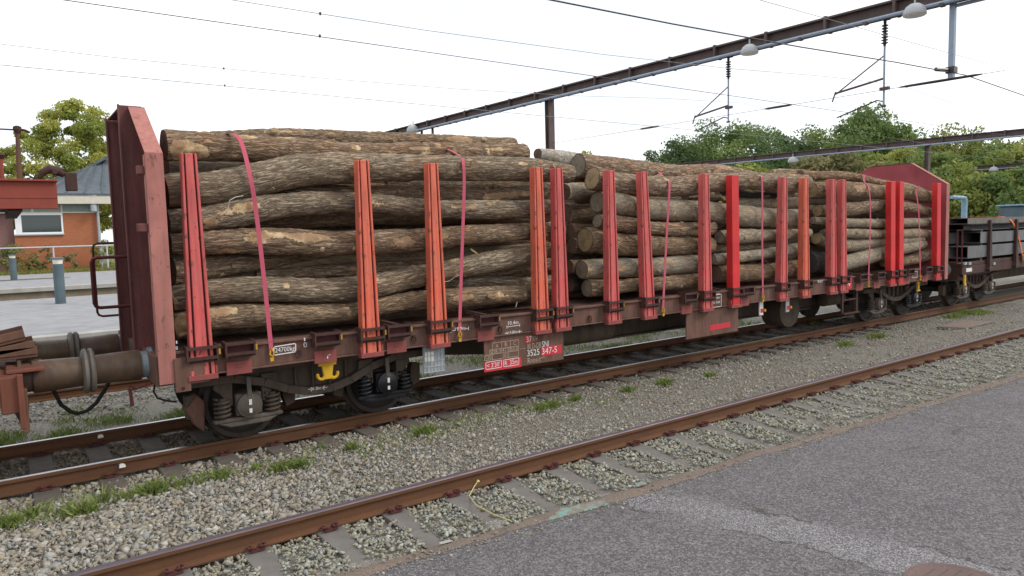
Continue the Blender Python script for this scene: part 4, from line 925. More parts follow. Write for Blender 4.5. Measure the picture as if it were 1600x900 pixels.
# ------------------------------------------------------------------ logs
def spline(pts, step):
    """dense path through points (n, k) by Catmull-Rom, then resampled evenly"""
    p = np.array(pts, float); p = np.vstack([2*p[0]-p[1], p, 2*p[-1]-p[-2]]); o = []
    for i in range(1, len(p)-2):
        t = np.linspace(0, 1, 24, endpoint=(i == len(p)-3))[:, None]
        a, b, c, d = p[i-1], p[i], p[i+1], p[i+2]
        o.append(.5*((2*b)+(-a+c)*t+(2*a-5*b+4*c-d)*t*t+(-a+3*b-3*c+d)*t**3))
    o = np.vstack(o); s = np.concatenate([[0], np.cumsum(np.linalg.norm(np.diff(o[:, :3], axis=0), axis=1))])
    n = max(6, int(s[-1]/step)); q = np.linspace(0, s[-1], n)
    return np.stack([np.interp(q, s, o[:, k]) for k in range(o.shape[1])], 1), q
SEED = [100]
def log(pts, mat='bark', label=None, group=None, cut='cut', res=(44, .028), peel=4, knots=2, rough=1., tears=()):
    SEED[0] += 1; sd = SEED[0]; r = np.random.default_rng(sd)
    C, s = spline(pts, res[1]); R = C[:, 3]; C = C[:, :3]; n = len(s); na = res[0]
    C = C+np.stack([0*s, .010*vnoise(s*1.8, 0*s+.5, 8, sd), .010*vnoise(s*1.8, 0*s+2.5, 8, sd)], 1)
    T = np.gradient(C, axis=0); T /= np.linalg.norm(T, axis=1)[:, None]
    N1 = np.cross(T, np.array([0, 0, 1.])); N1 /= np.linalg.norm(N1, axis=1)[:, None]; N2 = np.cross(N1, T)
    th = np.linspace(0, 2*math.pi, na, endpoint=False)+2.3     # seam at the back
    S_, A = np.meshgrid(s, np.arange(na), indexing='ij'); Rm = float(R.mean())
    cells = max(6, int(2*math.pi*Rm/.035))
    f = 1+.06*vnoise(S_*1.8, A*4/na, 4, sd)+.04*vnoise(S_*5, A*8/na, 8, sd+1)
    fur = np.abs(vnoise(S_*9, A*cells/na, cells, sd+2))
    amp = .014*rough
    rr = R[:, None]*f+amp*(fur-.35)+.004*rough*vnoise(S_*26, A*(cells*2)/na, cells*2, sd+3)
    pl = np.zeros_like(rr)
    def blob(s0, a0, ls, la): 
        da = (A-a0+na/2) % na-na/2
        return np.exp(-((S_-s0)/ls)**2-((da*2*math.pi*Rm/na)/la)**2)
    vis = lambda: ((r.uniform(-1.0, 1.7)-2.3) % (2*math.pi))/(2*math.pi)*na      # the side that faces the yard
    for (fs_, an, ls, la, k_) in tears: pl += k_*blob(fs_*s[-1], ((an-2.3) % (2*math.pi))/(2*math.pi)*na, ls, la)
    for _ in range(knots):
        s0 = r.uniform(.1, .95)*s[-1]; a0 = vis(); rr += .034*r.uniform(.3, 1.1)*blob(s0, a0, r.uniform(.03, .08), r.uniform(.03, .06))
        if r.random() < .7: pl += .95*blob(s0+.01, a0, .045, .04)
    for _ in range(peel):
        s0 = r.uniform(.03, .97)*s[-1]; a0 = vis(); pl += r.uniform(.5, .9)*blob(s0, a0, r.uniform(.07, .3), r.uniform(.025, .08))
    pl += .8*np.exp(-(S_/.05)**2)*vnoise(S_*4, A*4/na, 4, sd+7)+.8*np.exp(-((s[-1]-S_)/.05)**2)*vnoise(S_*4, A*4/na, 4, sd+8)
    rr *= 1-.05*np.exp(-(S_/.03)**2)-.05*np.exp(-((s[-1]-S_)/.03)**2)
    rr -= .004*np.clip(pl, 0, 1)
    D = np.cos(th)[None, :, None]*N1[:, None]+np.sin(th)[None, :, None]*N2[:, None]
    V = C[:, None]+rr[:, :, None]*D
    i = np.arange(n-1)[:, None]*na; k = np.arange(na)[None]; k2 = (k+1) % na
    F = np.stack([i+k, i+k2, i+na+k2, i+na+k], -1).reshape(-1, 4)
    org = C[n//2].copy()
    me = np_mesh('log', V.reshape(-1, 3)-org, F)
    uvl = me.uv_layers.new(name='UVMap'); vv = np.arange(na)*2*math.pi*Rm/na
    U = np.stack([np.repeat(s+sd*.37, na), np.tile(vv, n)], 1)
    luv = U[F.ravel()].reshape(-1, 4, 2); seam = np.tile(np.arange(na) == na-1, n-1); luv[seam, 1, 1] = luv[seam, 2, 1] = 2*math.pi*Rm
    uvl.data.foreach_set('uv', luv.astype(np.float32).ravel()); attr(me, 'peel', 'FLOAT', np.clip(pl, 0, 1.2))
    o = link('log', me, MAT[mat], smooth=True); o.location = tuple(org); LOC[o.name] = org
    tag(o, label, 'log', group)
    stubs = 0 if res[1] > .05 or knots == 0 else int(r.integers(1, 4))
    for _ in range(stubs):      # stubs of cut branches
        jj = r.integers(int(n*.08), int(n*.92)); a = r.uniform(-.9, 1.8); dv = math.cos(a)*N1[jj]+math.sin(a)*N2[jj]+T[jj]*r.uniform(.2, .6)*r.choice((-1, 1))
        dv /= np.linalg.norm(dv); c0 = C[jj]-org; rb = r.uniform(.022, .042); L = float(R[jj])+r.uniform(.0, .035)
        sb = MB().tube([tuple(c0+dv*L*.6), tuple(c0+dv*(L-.01)), tuple(c0+dv*(L+.014))], [rb*1.5, rb*1.15, rb], 10, cap=False).mesh('branch_stub'); sb.materials.append(MAT[mat]); attr(sb, 'peel', 'FLOAT', np.zeros(len(sb.vertices)))
        so = bpy.data.objects.new('branch_stub', sb); COL.objects.link(so); so.parent = o
        cb = MB().lathe(tuple(c0+dv*(L+.012)), tuple(dv), [(0, rb*.99), (.003, rb*.9), (.005, rb*.3)], 10).mesh('stub_face'); cb.materials.append(MAT['cut']); attr(cb, 'ring', 'FLOAT', np.full(len(cb.vertices), .5))
        sf = bpy.data.objects.new('stub_face', cb); COL.objects.link(sf); sf.parent = so
    for e, (j, sg) in enumerate(((0, -1), (n-1, 1))):
        ring = V[j]-org; c0 = ring.mean(0); nrm = T[j]*sg
        rows = [c0+(ring-c0)*q+nrm*.006*(1-q)+r.normal(0, .0015, ring.shape)*(q < 1) for q in (1., .93, .7, .45, .2)]+[c0[None]+nrm*.006]
        vs = np.vstack(rows); fs = []
        for a in range(4):
            for b in range(na):
                q = (a*na+b, a*na+(b+1) % na, (a+1)*na+(b+1) % na, (a+1)*na+b); fs.append(q if sg > 0 else q[::-1])
        for b in range(na):
            q = (4*na+b, 4*na+(b+1) % na, 5*na); fs.append(q if sg > 0 else q[::-1])
        cm = bpy.data.meshes.new('cut_end'); cm.from_pydata([tuple(x) for x in vs], [], fs)
        attr(cm, 'ring', 'FLOAT', np.concatenate([np.repeat([1., .93, .7, .45, .2], na), [0.]]))
        ce = bpy.data.objects.new('cut_end', cm); COL.objects.link(ce); cm.materials.append(MAT[cut]); ce.parent = o
    return o
def front(px, y_near=-1.25, back=None):
    """survey points (u, v, half thickness) of a log whose near side touches the stanchions (or whose axis lies at depth back)"""
    out = []
    for i, q in enumerate(px):
        u, v, r = q[:3]; Y = y_near if back is None else (back if not isinstance(back, (list, tuple)) else back[0]+(back[1]-back[0])*i/(len(px)-1))
        for _ in range(3):
            p = P(u, v, Y=Y); rm = r*depth(p)/FPX
            if back is None: Y = y_near+rm
        out.append((*p, rm))
    return out
G1, G2, G3 = 'logs of the first stack', 'logs of the middle stack', 'logs of the last stack'
HI = (60, .020)
# first stack
log(front([(256, 228, 25), (350, 231, 22), (450, 236, 20), (600, 240, 17), (720, 240, 17), (820, 240, 15)], back=[-.82, -.62]), 'barkr', 'thick brown log topping the first stack, its bark torn at the left end', G1, 'cutr', HI, 3, 3, 1., [(.02, -.4, .14, .11, 1.4), (.06, -.45, .14, .075, 1.3), (.165, .9, .17, .05, .95), (.44, .5, .1, .06, .8), (.62, .4, .22, .035, .9), (.68, .7, .06, .06, .9), (.88, .4, .3, .03, .9)])
log(front([(330, 216, 11), (440, 213, 12), (560, 217, 12), (680, 222, 12), (803, 226, 12)], back=[-.25, -.1]), 'bark', 'arched log showing along the very top of the first stack, behind the torn one', G1, 'cutr', HI, 3, 2)
log(front([(258, 300, 27), (330, 293, 26), (390, 282, 26), (465, 268, 26), (552, 263, 23), (700, 263, 19.5), (822, 265, 18), (892, 271, 14)]), 'bark', 'longest and thickest furrowed log, second from the top of the first stack\'s face', G1, 'cutr', HI, 5, 4)
log(front([(262, 345, 18), (315, 341, 20), (390, 329, 21), (465, 319, 18), (552, 316, 15), (635, 322, 14), (685, 326, 14), (760, 327, 15), (858, 325, 14)]), 'bark', 'humped log in the first stack, third down, with grey bark to the right', G1, 'cutr', HI, 6, 4)
log(front([(430, 296, 10), (580, 302, 12), (690, 303, 12), (780, 306, 11), (853, 300, 10)], back=-.82), 'barkr', 'log half hidden under the longest log, with a torn yellow strip on the right', G1, 'cut', HI, 2, 1, 1., [(.78, .1, .25, .05, 1.1), (.9, .1, .15, .04, 1.)])
log(front([(265, 381, 17), (315, 380, 18), (390, 377, 20), (465, 378, 21), (552, 379, 19), (660, 375, 17), (735, 367, 15), (822, 362, 13), (877, 358, 12)]), 'barkr', 'log with pale scuffed patches at mid height of the first stack', G1, 'cutr', HI, 5, 4, 1., [(.18, .5, .3, .06, .75), (.27, .3, .2, .07, .8), (.5, -.1, .22, .09, .85), (.6, .2, .2, .07, .7)])
log(front([(265, 424, 24), (322, 418, 20), (400, 410, 14), (462, 402, 10), (540, 396, 9)], back=[-1.0, -.55]), 'bark', 'log tapering away into the dark behind the first strap, fourth gap of the first stack', G1, 'cutr', HI, 2, 1)
log(front([(400, 432, 9), (470, 426, 11), (560, 420, 11), (660, 414, 10)], back=-.75), 'barkr', 'dark log deep in the shadow above the weaving log of the first stack', G1, 'cutr', (44, .03), 2, 1)
log(front([(267, 468, 19), (327, 455, 19), (390, 452, 19.5), (465, 453, 19), (552, 452, 18), (590, 446, 18), (660, 430, 17), (720, 418, 16), (760, 409, 17), (828, 397, 15), (859, 389, 12)]), 'bark', 'furrowed log that sweeps upward to the right, second from the bottom of the first stack', G1, 'cut', HI, 3, 3)
log(front([(270, 511, 21), (327, 498, 19), (390, 493, 18), (465, 491, 16), (552, 486, 14), (640, 470, 15), (700, 466, 16), (760, 461, 14), (828, 459, 13), (862, 458, 11)]), 'bark', 'bottom log of the first stack, its left end split to yellow wood', G1, 'cut', HI, 3, 3, 1., [(.03, .2, .25, .13, 1.1), (.1, .6, .15, .06, .9), (.36, .5, .1, .03, .8)])
log(front([(660, 446, 9), (700, 443, 9), (760, 439, 9), (828, 441, 9), (862, 438, 9)], back=-.85), 'bark', 'thin log peeping out just above the bottom log of the first stack, right half', G1, 'cutr', (44, .03), 1, 1)
log(front([(700, 428, 9), (760, 424, 9), (820, 417, 9), (860, 412, 9)], back=-.8), 'barkr', 'thin dark log in the shadow under the right half of the sweeping log', G1, 'cutr', (44, .03), 1, 1)
log(front([(600, 288, 13), (720, 290, 13), (870, 288, 12)], back=-.55), 'bark', 'dark log in the shadow right under the longest log of the first stack', G1, 'cutr', (40, .04), 1, 1)
# middle stack
log(front([(840, 241, 9), (862, 245, 12), (893, 252, 15), (960, 262, 14)], back=[-.35, -.1]), 'barkw', 'pale smooth-barked log sticking out of the top of the middle stack to the left', G2, 'cutr', (44, .03), 0, 0, .2)
log(front([(903, 258, 18), (950, 262, 17), (1000, 266, 15.5), (1060, 272, 14), (1125, 271, 13), (1186, 281, 11)], back=[-.62, -.5]), 'barkr', 'top log of the middle stack with a dark grey cut end', G2, 'cutg', HI, 7, 4)
log(front([(925, 279, 18.5), (961, 286, 16.5), (1022, 292, 16), (1071, 291, 16), (1109, 286, 15), (1152, 283, 13), (1190, 284, 14), (1227, 288, 16), (1261, 286, 12)]), 'barkr', 'long upper log of the middle stack with a tan cut end', G2, 'cut', HI, 7, 4)
log(front([(882, 300, 13), (905, 299, 14), (935, 300, 14), (1000, 303, 13)], back=[-.72, -.4]), 'barkg', 'grey log with a pale mark, set back in the gap left of the middle stack', G2, 'cutr', (44, .03), 2, 0, .3)
log(front([(884, 275, 9), (920, 280, 10), (1000, 285, 10)], back=-.25), 'barkr', 'dark log end deep in the gap under the pale log', G2, 'cutr', (36, .04), 0, 0)
log(front([(902, 336, 13), (960, 338, 13), (1050, 340, 13)], back=-.35), 'barkr', 'log in deep shadow below the marked grey log', G2, 'cutr', (36, .04), 0, 0)
log(front([(933, 316, 17.5), (961, 318, 18.5), (993, 324, 16), (1022, 327, 17), (1087, 330, 17), (1115, 332, 16), (1165, 338, 17), (1202, 340, 15), (1244, 340, 14)]), 'barkg', 'thick grey log, second from the top on the middle stack\'s face', G2, 'cutg', HI, 5, 3, .6)
log(front([(1130, 317, 8), (1180, 318, 9), (1246, 317, 9)], back=-.75), 'barkg', 'short grey log peeping over the thick grey log, right half of the middle stack', G2, 'cut', (36, .04), 1, 0, .5)
log(front([(1120, 300, 5), (1170, 303, 6), (1212, 306, 4)], back=-.8), 'barkd', 'thin dark split log under the long upper log of the middle stack', G2, 'cut', (30, .04), 2, 0, .5)
log(front([(933, 345, 11), (961, 349, 12), (993, 353, 12), (1022, 357, 10.5), (1087, 359, 11), (1113, 357, 10)]), 'barkr', 'slim log with a splintered right end, third from the top of the middle stack', G2, 'cutg', HI, 3, 2)
log(front([(914, 376, 19), (935, 376, 19), (961, 381, 18), (993, 382, 18), (1022, 384, 16), (1087, 384, 13), (1110, 384, 13)]), 'bark', 'thick log with a large tan cut end at mid height of the middle stack', G2, 'cut', HI, 3, 2, .8)
log(front([(890, 363, 14), (930, 364, 14), (1000, 365, 13)], back=-.55), 'barkr', 'log set back in the gap, touching the thick tan-ended log', G2, 'cutr', (36, .04), 1, 0)
log(front([(892, 384, 13), (930, 386, 13), (1000, 386, 13)], back=-.72), 'barkr', 'log with a reddish cut end in the gap between the first two stacks', G2, 'cutr', (36, .04), 0, 0)
log(front([(888, 417, 11), (930, 416, 11), (1000, 414, 11)], back=-.78), 'barkg', 'small log end in shadow, low in the gap between the first two stacks', G2, 'cutr', (36, .04), 0, 0)
log(front([(909, 421, 15), (933, 419, 16), (961, 418, 16), (993, 418, 15), (1022, 417, 14), (1087, 411, 14), (1096, 410, 13)]), 'barkg', 'smooth pale brown log, second from the bottom of the middle stack', G2, 'cutg', HI, 5, 2, .5)
log(front([(916, 451, 14), (961, 448, 12), (987, 446, 10), (1016, 445, 10.5), (1060, 440, 11), (1090, 437, 11)]), 'bark', 'bottom log of the middle stack with a cracked grey end', G2, 'cutg', HI, 3, 3, .7)
log(front([(890, 446, 11), (930, 446, 11), (1000, 442, 11)], back=-.7), 'barkd', 'dark log at the bottom of the gap between the first two stacks', G2, 'cutr', (36, .04), 0, 0)
log(front([(1124, 370, 10), (1159, 369, 12), (1202, 367, 8.5), (1245, 366, 8), (1264, 364, 7)]), 'barkg', 'crooked log behind the plain bright red stanchion of the middle stack', G2, 'cutg', HI, 3, 3, .5)
log(front([(1110, 387, 9), (1140, 388, 7), (1175, 387, 6.5), (1230, 382, 6)], back=-.95), 'bark', 'thin log between the crooked log and the one below it, middle stack', G2, 'cutg', (36, .04), 1, 1)
log(front([(1113, 405, 8), (1127, 405, 9), (1152, 402, 8.5), (1202, 395, 8), (1240, 390, 9), (1257, 385, 9)]), 'barkg', 'slim log rising to the right above the fat bottom log of the middle stack', G2, 'cutg', HI, 2, 2, .5)
log(front([(1117, 428, 14), (1152, 426, 14.5), (1202, 424, 13), (1247, 419, 15)]), 'bark', 'fat bottom log at the right of the middle stack with a reddish end', G2, 'cutr', HI, 3, 2, .7)
log(front([(1205, 271, 6), (1225, 270, 6.5), (1260, 271, 6)], back=-.2), 'barkr', 'piece of orange split wood on top where the middle and last stacks meet', G2, 'cut', (36, .04), 5, 0)
log(front([(1070, 306, 9), (1150, 308, 9), (1235, 306, 9)], back=-.5), 'barkr', 'log in the shadow right under the long upper log of the middle stack', G2, 'cutr', (36, .05), 0, 0)
# last stack
log(front([(1250, 272, 6.5), (1270, 274, 7), (1330, 276, 7), (1367, 284, 6), (1392, 288, 5)], back=-.85), 'barkr', 'slim log lying on top of the last stack', G3, 'cutr', (40, .035), 3, 2)
log(front([(1267, 298, 12.5), (1300, 296, 13), (1330, 297, 13), (1375, 300, 11), (1412, 298, 13), (1440, 306, 11), (1454, 308, 9)]), 'bark', 'thick log with large pale bare patches at the top of the last stack\'s face', G3, 'cut', (48, .028), 3, 3, 1., [(.33, .2, .35, .10, 1.1), (.5, .0, .25, .07, 1.), (.97, .0, .25, .1, .9)])
log(front([(1277, 329, 9.5), (1303, 328, 9), (1321, 327, 11), (1360, 323, 9), (1380, 321, 8), (1420, 324, 8), (1452, 331, 7)]), 'barkr', 'wavy log with a round tan end, second from the top of the last stack', G3, 'cut', (44, .03), 5, 2)
log(front([(1270, 344, 6), (1300, 347, 6.5), (1321, 348, 7), (1380, 349, 7), (1456, 347, 7)]), 'barkg', 'straight grey log, third from the top of the last stack', G3, 'cutg', (40, .03), 3, 1, .5)
log(front([(1285, 364, 6), (1303, 364, 7), (1345, 365, 8), (1380, 366, 7), (1427, 365, 8), (1454, 366, 6)]), 'barkg', 'straight log with a pale branch knot at mid height of the last stack', G3, 'cutg', (40, .03), 4, 3, .5)
log(front([(1274, 373, 9.5), (1300, 380, 10), (1330, 383, 10), (1375, 379, 7.5), (1440, 374, 6)], y_near=-1.2), 'barkg', 'log with a bright round tan cut end in the lower half of the last stack', G3, 'cut', (44, .03), 1, 1, .5)
log(front([(1300, 414, 11), (1318, 411, 12), (1360, 400, 12), (1380, 394, 11), (1420, 386, 9), (1443, 381, 7)]), 'barkg', 'crooked log climbing to the right near the bottom of the last stack', G3, 'cut', (44, .03), 3, 3, .5)
log(front([(1262, 410, 18), (1278, 411, 18.5), (1293, 411, 17)], y_near=-1.22), 'barkd', 'short fat blackish log at the lower left of the last stack', G3, 'cutd', (48, .03), 0, 0, .4)
log(front([(1380, 410, 7), (1409, 408, 8), (1438, 402, 9), (1452, 397, 8)], y_near=-1.18), 'barkr', 'short log with a split yellow end at the lower right of the last stack', G3, 'cut', (40, .03), 4, 1, .6)
# the inside of the stacks
def fill(x0, x1, zs, ys, label, group):
    for k, y in enumerate(ys):
        for z in zs:
            r = rng.uniform(.155, .2); zz = z+rng.uniform(-.05, .05); a, b = x0+rng.uniform(0, .35), x1-rng.uniform(0, .35)
            yy = y+rng.uniform(-.06, .06); m_ = (a+b)/2
            log([(a, yy, max(zz, DECKZ+r+.02), r*1.08), (m_, yy+rng.uniform(-.05, .05), zz+rng.uniform(-.05, .05), r), (b, yy, max(zz, DECKZ+r+.02), r*.9)], ['bark', 'barkr', 'barkg'][rng.integers(0, 3)], label, group, 'cutr', (22, .10), 1, 1)
fill(-1.60, 4.2, (1.42, 1.74, 2.06, 2.38, 2.70, 3.0), (-.45, .0, .5, 1.0), 'weathered log inside the first stack, behind its front row', 'hidden logs inside the first stack')
fill(-1.55, 3.3, (3.25,), (-.35, .5, 1.0), 'weathered log inside the first stack, behind its front row', 'hidden logs inside the first stack')
fill(4.5, 10.3, (1.42, 1.74, 2.06, 2.38, 2.70), (-.3, .15, .6, 1.0), 'weathered log inside the middle stack, behind its front row', 'hidden logs inside the middle stack')
fill(5.0, 10.2, (2.98,), (.2, .65, 1.05), 'weathered log inside the middle stack, behind its front row', 'hidden logs inside the middle stack')
fill(10.7, 16.3, (1.42, 1.74, 2.06, 2.38, 2.70, 2.98), (-.45, .02, .5, 1.0), 'weathered log inside the last stack, behind its front row', 'hidden logs inside the last stack')
# loose twigs, splinters
def twig(px, Y, r, label, m_='twig'):
    b = MB(); b.tube([tuple(P(u, v, Y=Y+.012*math.sin(i*2.1))) for i, (u, v) in enumerate(px)], r, 5); tag(b.build('twig', MAT[m_]), label, 'twig')
twig([(346, 336), (356, 326), (359, 313), (368, 308), (380, 306)], -1.285, .006, 'pale bent twig hanging on the third log of the first stack')
twig([(692, 441), (702, 439), (712, 432), (720, 429)], -1.27, .005, 'thin pale twig below the sweeping log, beside the second strap')
twig([(735, 389), (745, 396)], -1.1, .012, 'short splinter sticking out above the sweeping log', 'straw')
twig([(806, 480), (808, 472)], -1.24, .007, 'small splinter hanging under the bottom log of the first stack')
twig([(1124, 304), (1133, 312)], -1.0, .02, 'yellowish splinter in the shadow under the long upper log of the middle stack', 'straw')

# straps ----------------------------------------------------------------------------------------------
def strap(path, label, w=.05, mat='strap', hook=True):
    """flat webbing through world points, its width along X"""
    C, s = spline([(*p, 0) for p in path], .06); C = C[:, :3]; T = np.gradient(C, axis=0); T /= np.linalg.norm(T, axis=1)[:, None]
    X = np.array([1., 0, 0]); Wd = X-T*(T@X)[:, None]; Wd /= np.linalg.norm(Wd, axis=1)[:, None]; N = np.cross(T, Wd)
    b = MB()
    for c, d, nn in zip(C, Wd, N):
        b.v += [tuple(c-d*w/2-nn*.002), tuple(c+d*w/2-nn*.002), tuple(c+d*w/2+nn*.002), tuple(c-d*w/2+nn*.002)]
    for i in range(len(C)-1):
        for k in range(4): b.f.append((i*4+k, i*4+(k+1) % 4, (i+1)*4+(k+1) % 4, (i+1)*4+k)); b.m.append(0)
    o = b.build('lashing_strap', MAT[mat]); tag(o, label, 'strap', 'straps over the logs')
    if hook:
        p = path[0]; h = MB(); h.tube([(p[0], p[1]-.005, p[2]+.02), (p[0]+.025, p[1]-.01, p[2]-.03), (p[0]+.01, p[1]-.01, p[2]-.08), (p[0]-.02, p[1]-.005, p[2]-.05), (p[0]-.01, p[1], p[2]+.0)], .011, 6); h.box(p[0]-.02, p[0]+.02, p[1]-.015, p[1]+.01, p[2]-.13, p[2]-.085); h.build('hook', MAT['yellow'], o)
    return o
def st(px, over, label):
    pts = [tuple(P(u, v, Y=y)) for u, v, y in px]; e = pts[-1]
    pts += [(e[0]-.02, .5, e[2]+over), (e[0]-.02, 1.1, e[2]-.25), (e[0]-.02, 1.36, 2.4), (e[0], 1.42, 1.15)]
    return strap(pts, label)
st([(424, 547, -1.42), (413, 440, -1.36), (400, 330, -1.315), (390, 272, -1.30), (374, 217, -1.05), (350, 209, -.75)], .08, 'magenta strap over the left part of the first stack')
st([(718, 519, -1.42), (721, 420, -1.35), (725, 300, -1.29), (724, 256, -1.27), (718, 243, -1.1), (690, 229, -.7), (668, 221, -.4)], .05, 'magenta strap over the right part of the first stack')
st([(1036, 482, -1.42), (1041, 380, -1.33), (1046, 292, -1.29), (1041, 282, -1.15), (1028, 268, -.75), (1010, 258, -.55)], .03, 'magenta strap over the left part of the middle stack')
st([(1192, 461, -1.42), (1191, 370, -1.34), (1191, 288, -1.30), (1188, 275, -1.2), (1180, 270, -.8)], .02, 'magenta strap over the right part of the middle stack')
st([(1357, 439, -1.42), (1360, 340, -1.33), (1358, 297, -1.30), (1350, 283, -1.1), (1341, 272, -.85)], .02, 'magenta strap over the left part of the last stack')
st([(1438, 430, -1.42), (1436, 340, -1.34), (1431, 298, -1.30), (1427, 293, -1.1)], .02, 'magenta strap at the right end of the last stack')
# ------------------------------------------------------------------ the wagon in front (left): a two-deck carrier, only its end in view
LW = empty('carrier_wagon', (-3.6, 0, 0), 'rusty two-deck carrier wagon whose end shows at the left edge', 'wagon')
xe = -3.12
MB().box(xe-.16, xe, -1.36, 1.36, .80, 1.16).box(-12, xe-.161, -1.36, -1.24, .86, 1.16).box(-12, xe-.161, 1.24, 1.36, .86, 1.16).build('underframe', MAT['rustw'], LW, bevel=.01)
MB().box(-12, xe-.165, -1.235, 1.235, 1.08, 1.16).build('lower_deck', MAT['rustw'], LW)
MB().box(xe-.02, xe+.03, -1.40, -1.34, .64, 1.18).build('corner_bracket', MAT['rustw'], LW, bevel=.006)
MB().box(xe+.002, xe+.06, -1.22, -1.10, .56, 1.0).build('step_hanger', MAT['brownsteel'], LW, bevel=.006)
MB().box(xe-.1, xe+.22, -1.20, -.55, 1.165, 1.20).build('buffer_tread', MAT['rustw'], LW, bevel=.006)
for y in (-.875, .875): buffer(xe, y, 1, LW, ('buffer', 'buffer', 'bufferplate'))
# stacked ramp plates resting above the buffers
for k, (z, tilt, dx) in enumerate(((1.235, .02, .0), (1.30, .16, -.02), (1.42, .20, -.10))):
    b = MB(); prof = [(-.02, .0), (.0, .06), (.06, .07), (.12, .015), (.16, .015), (.20, .07), (.26, .06), (.28, .0)]
    for y0 in (-.55,):
        p = Vector((xe+.18+dx, -.60, z+.05)); q = Vector((-5.2, -.60, z+.05-(2.0)*tilt))
        b.bar(p, q, .5, .045); b.bar(p+Vector((0, -.24, .05)), q+Vector((0, -.24, .05)), .05, .08); b.bar(p+Vector((0, -.05, .04)), q+Vector((0, -.05, .04)), .05, .05); b.bar(p+Vector((0, .2, .05)), q+Vector((0, .2, .05)), .05, .08)
    b.build('ramp_plate', MAT['brownsteel'], LW, bevel=.006)
# upper deck
c0, c1 = P(88, 284, Y=-1.36), P(88, 326, Y=-1.36); xu = c0[0]; zt_, zb_ = c0[2], c1[2]
MB().box(-12, xu, -1.36, -1.30, zb_, zt_).box(-12, xu+.01, -1.40, -1.22, zt_, zt_+.02).box(-12, xu, -1.365, -1.361, zb_+.1, zb_+.115).build('upper_deck_edge', MAT['rustred'], LW, bevel=.004)
MB().box(-12, -3.0, -1.29, 1.36, zb_+.06, zb_+.14).box(-3.1, -2.98, -1.29, 1.36, zb_-.02, zb_+.058).build('upper_deck', MAT['bracket'], LW)
for s_ in (-1, 1): MB().box(-4.5, -4.2, s_*1.35, s_*1.2, 1.16, zb_).build('deck_column', MAT['rustw'], LW)
h = MB(); c = P(80, 282, Y=-1.2); q = [P(u, v, Y=-1.2) for u, v in ((60, 279), (66, 270), (78, 264), (92, 268), (101, 274))]
h.tube([tuple(p) for p in q], [.02, .035, .045, .045, .03], 8); h.box(P(80, 0, Y=-1.2)[0], P(99, 0, Y=-1.2)[0], -1.24, -1.16, P(90, 298, Y=-1.2)[2], P(90, 270, Y=-1.2)[2]); h.lathe(tuple(P(86, 268, Y=-1.25)), (0, 1, 0), [(0, .03), (.1, .03)], 10)
h.build('ramp_hinge', MAT['bracket'], LW, bevel=.006)
c = P(31, 284, Y=-1.3); t_ = P(27, 203, Y=-1.3); MB().tube([(c[0], -1.3, zt_), tuple(t_)], [.026, .018], 10).build('rail_post', MAT['brownsteel'], LW, smooth=True)
MB().lathe((t_[0], -1.3, t_[2]), (0, 0, 1), [(-.03, .026), (0, .036), (.03, .034), (.04, .015)], 12).tube([(t_[0]-1.5, -1.3, t_[2]), (t_[0], -1.3, t_[2])], .008, 6).tube([(t_[0], -1.3, t_[2]+.01), (t_[0]+.06, -1.3, t_[2]+.0), (t_[0]+.1, -1.3, t_[2]-.02)], .012, 6).build('post_knob', MAT['bracket'], LW)
c = P(3, 284, Y=1.2); MB().tube([(c[0], 1.2, zt_), (c[0], 1.2, P(3, 245, Y=1.2)[2])], .03, 8).build('rail_post', MAT['rustred'], LW); MB().lathe((c[0], 1.2, P(3, 245, Y=1.2)[2]), (0, 0, 1), [(-.02, .04), (.02, .06), (.05, .03)], 10).build('post_knob', MAT['bracket'], LW)
MB().tube([(xe-.05, -.1, .72), (xe+.0, -.1, .55), (xe+.05, -.12, .42)], .05, 8).tube([(xe+.05, .3, .8), (xe+.06, .3, .5)], .03, 8).build('coupling_pipes', MAT['bogie'], LW)
MB().lathe((xe-.3, -.9, .62), (0, 1, 0), [(0, .1), (.2, .1)], 12).build('pipe_end', MAT['hose'], LW)

# ------------------------------------------------------------------ the wagon behind (right): flat wagon of steel sections
RW = empty('steel_wagon', (27, 0, 0), 'dark flat wagon carrying grey steel beams, coupled behind the timber wagon', 'wagon')
xr = 17.90
MB().box(xr, 36, -1.32, 1.32, 1.16, 1.27).box(xr, 36, -1.34, -1.24, .93, 1.155).box(xr, 36, 1.24, 1.34, .93, 1.155).box(xr-.001, xr+.15, -1.235, 1.235, .80, 1.155).build('underframe', MAT['bracket'], RW, bevel=.008)
MB().box(20.4, 33.5, -.46, .46, .5, 1.0).build('centre_sill', MAT['bogie'], RW)
for y in (-.875, .875): buffer(xr, y, -1, RW)
bogie(19.55, RW, False); bogie(34.0, RW, False)
for x in (19.55, 21.45, 23.6, 25.8, 28.0, 30.2, 32.4, 34.6):
    o = MB().hexa([(x-.09, -1.43, .95), (x+.09, -1.43, .95), (x+.09, -1.345, .95), (x-.09, -1.345, .95)], [(x-.045, -1.40, 2.40), (x+.045, -1.40, 2.40), (x+.045, -1.345, 2.40), (x-.045, -1.345, 2.40)]).build('stanchion', MAT['bracket'], RW)
    MB().box(x-.13, x+.13, -1.44, -1.341, 1.0, 1.08).build('pocket', MAT['bogie'], RW)
    move_copy(o, 0, 2.78, 0)
k = P(1484, 380, Y=-1.3); MB().tube([(xr+.05, -1.3, 1.3), (xr+.05, -1.3, 2.15), (xr-.25, -1.3, 2.15), (xr-.25, -1.3, 1.25), (xr+.02, -1.3, 1.25)], .018, 6).build('handrail', MAT['lever'], RW)
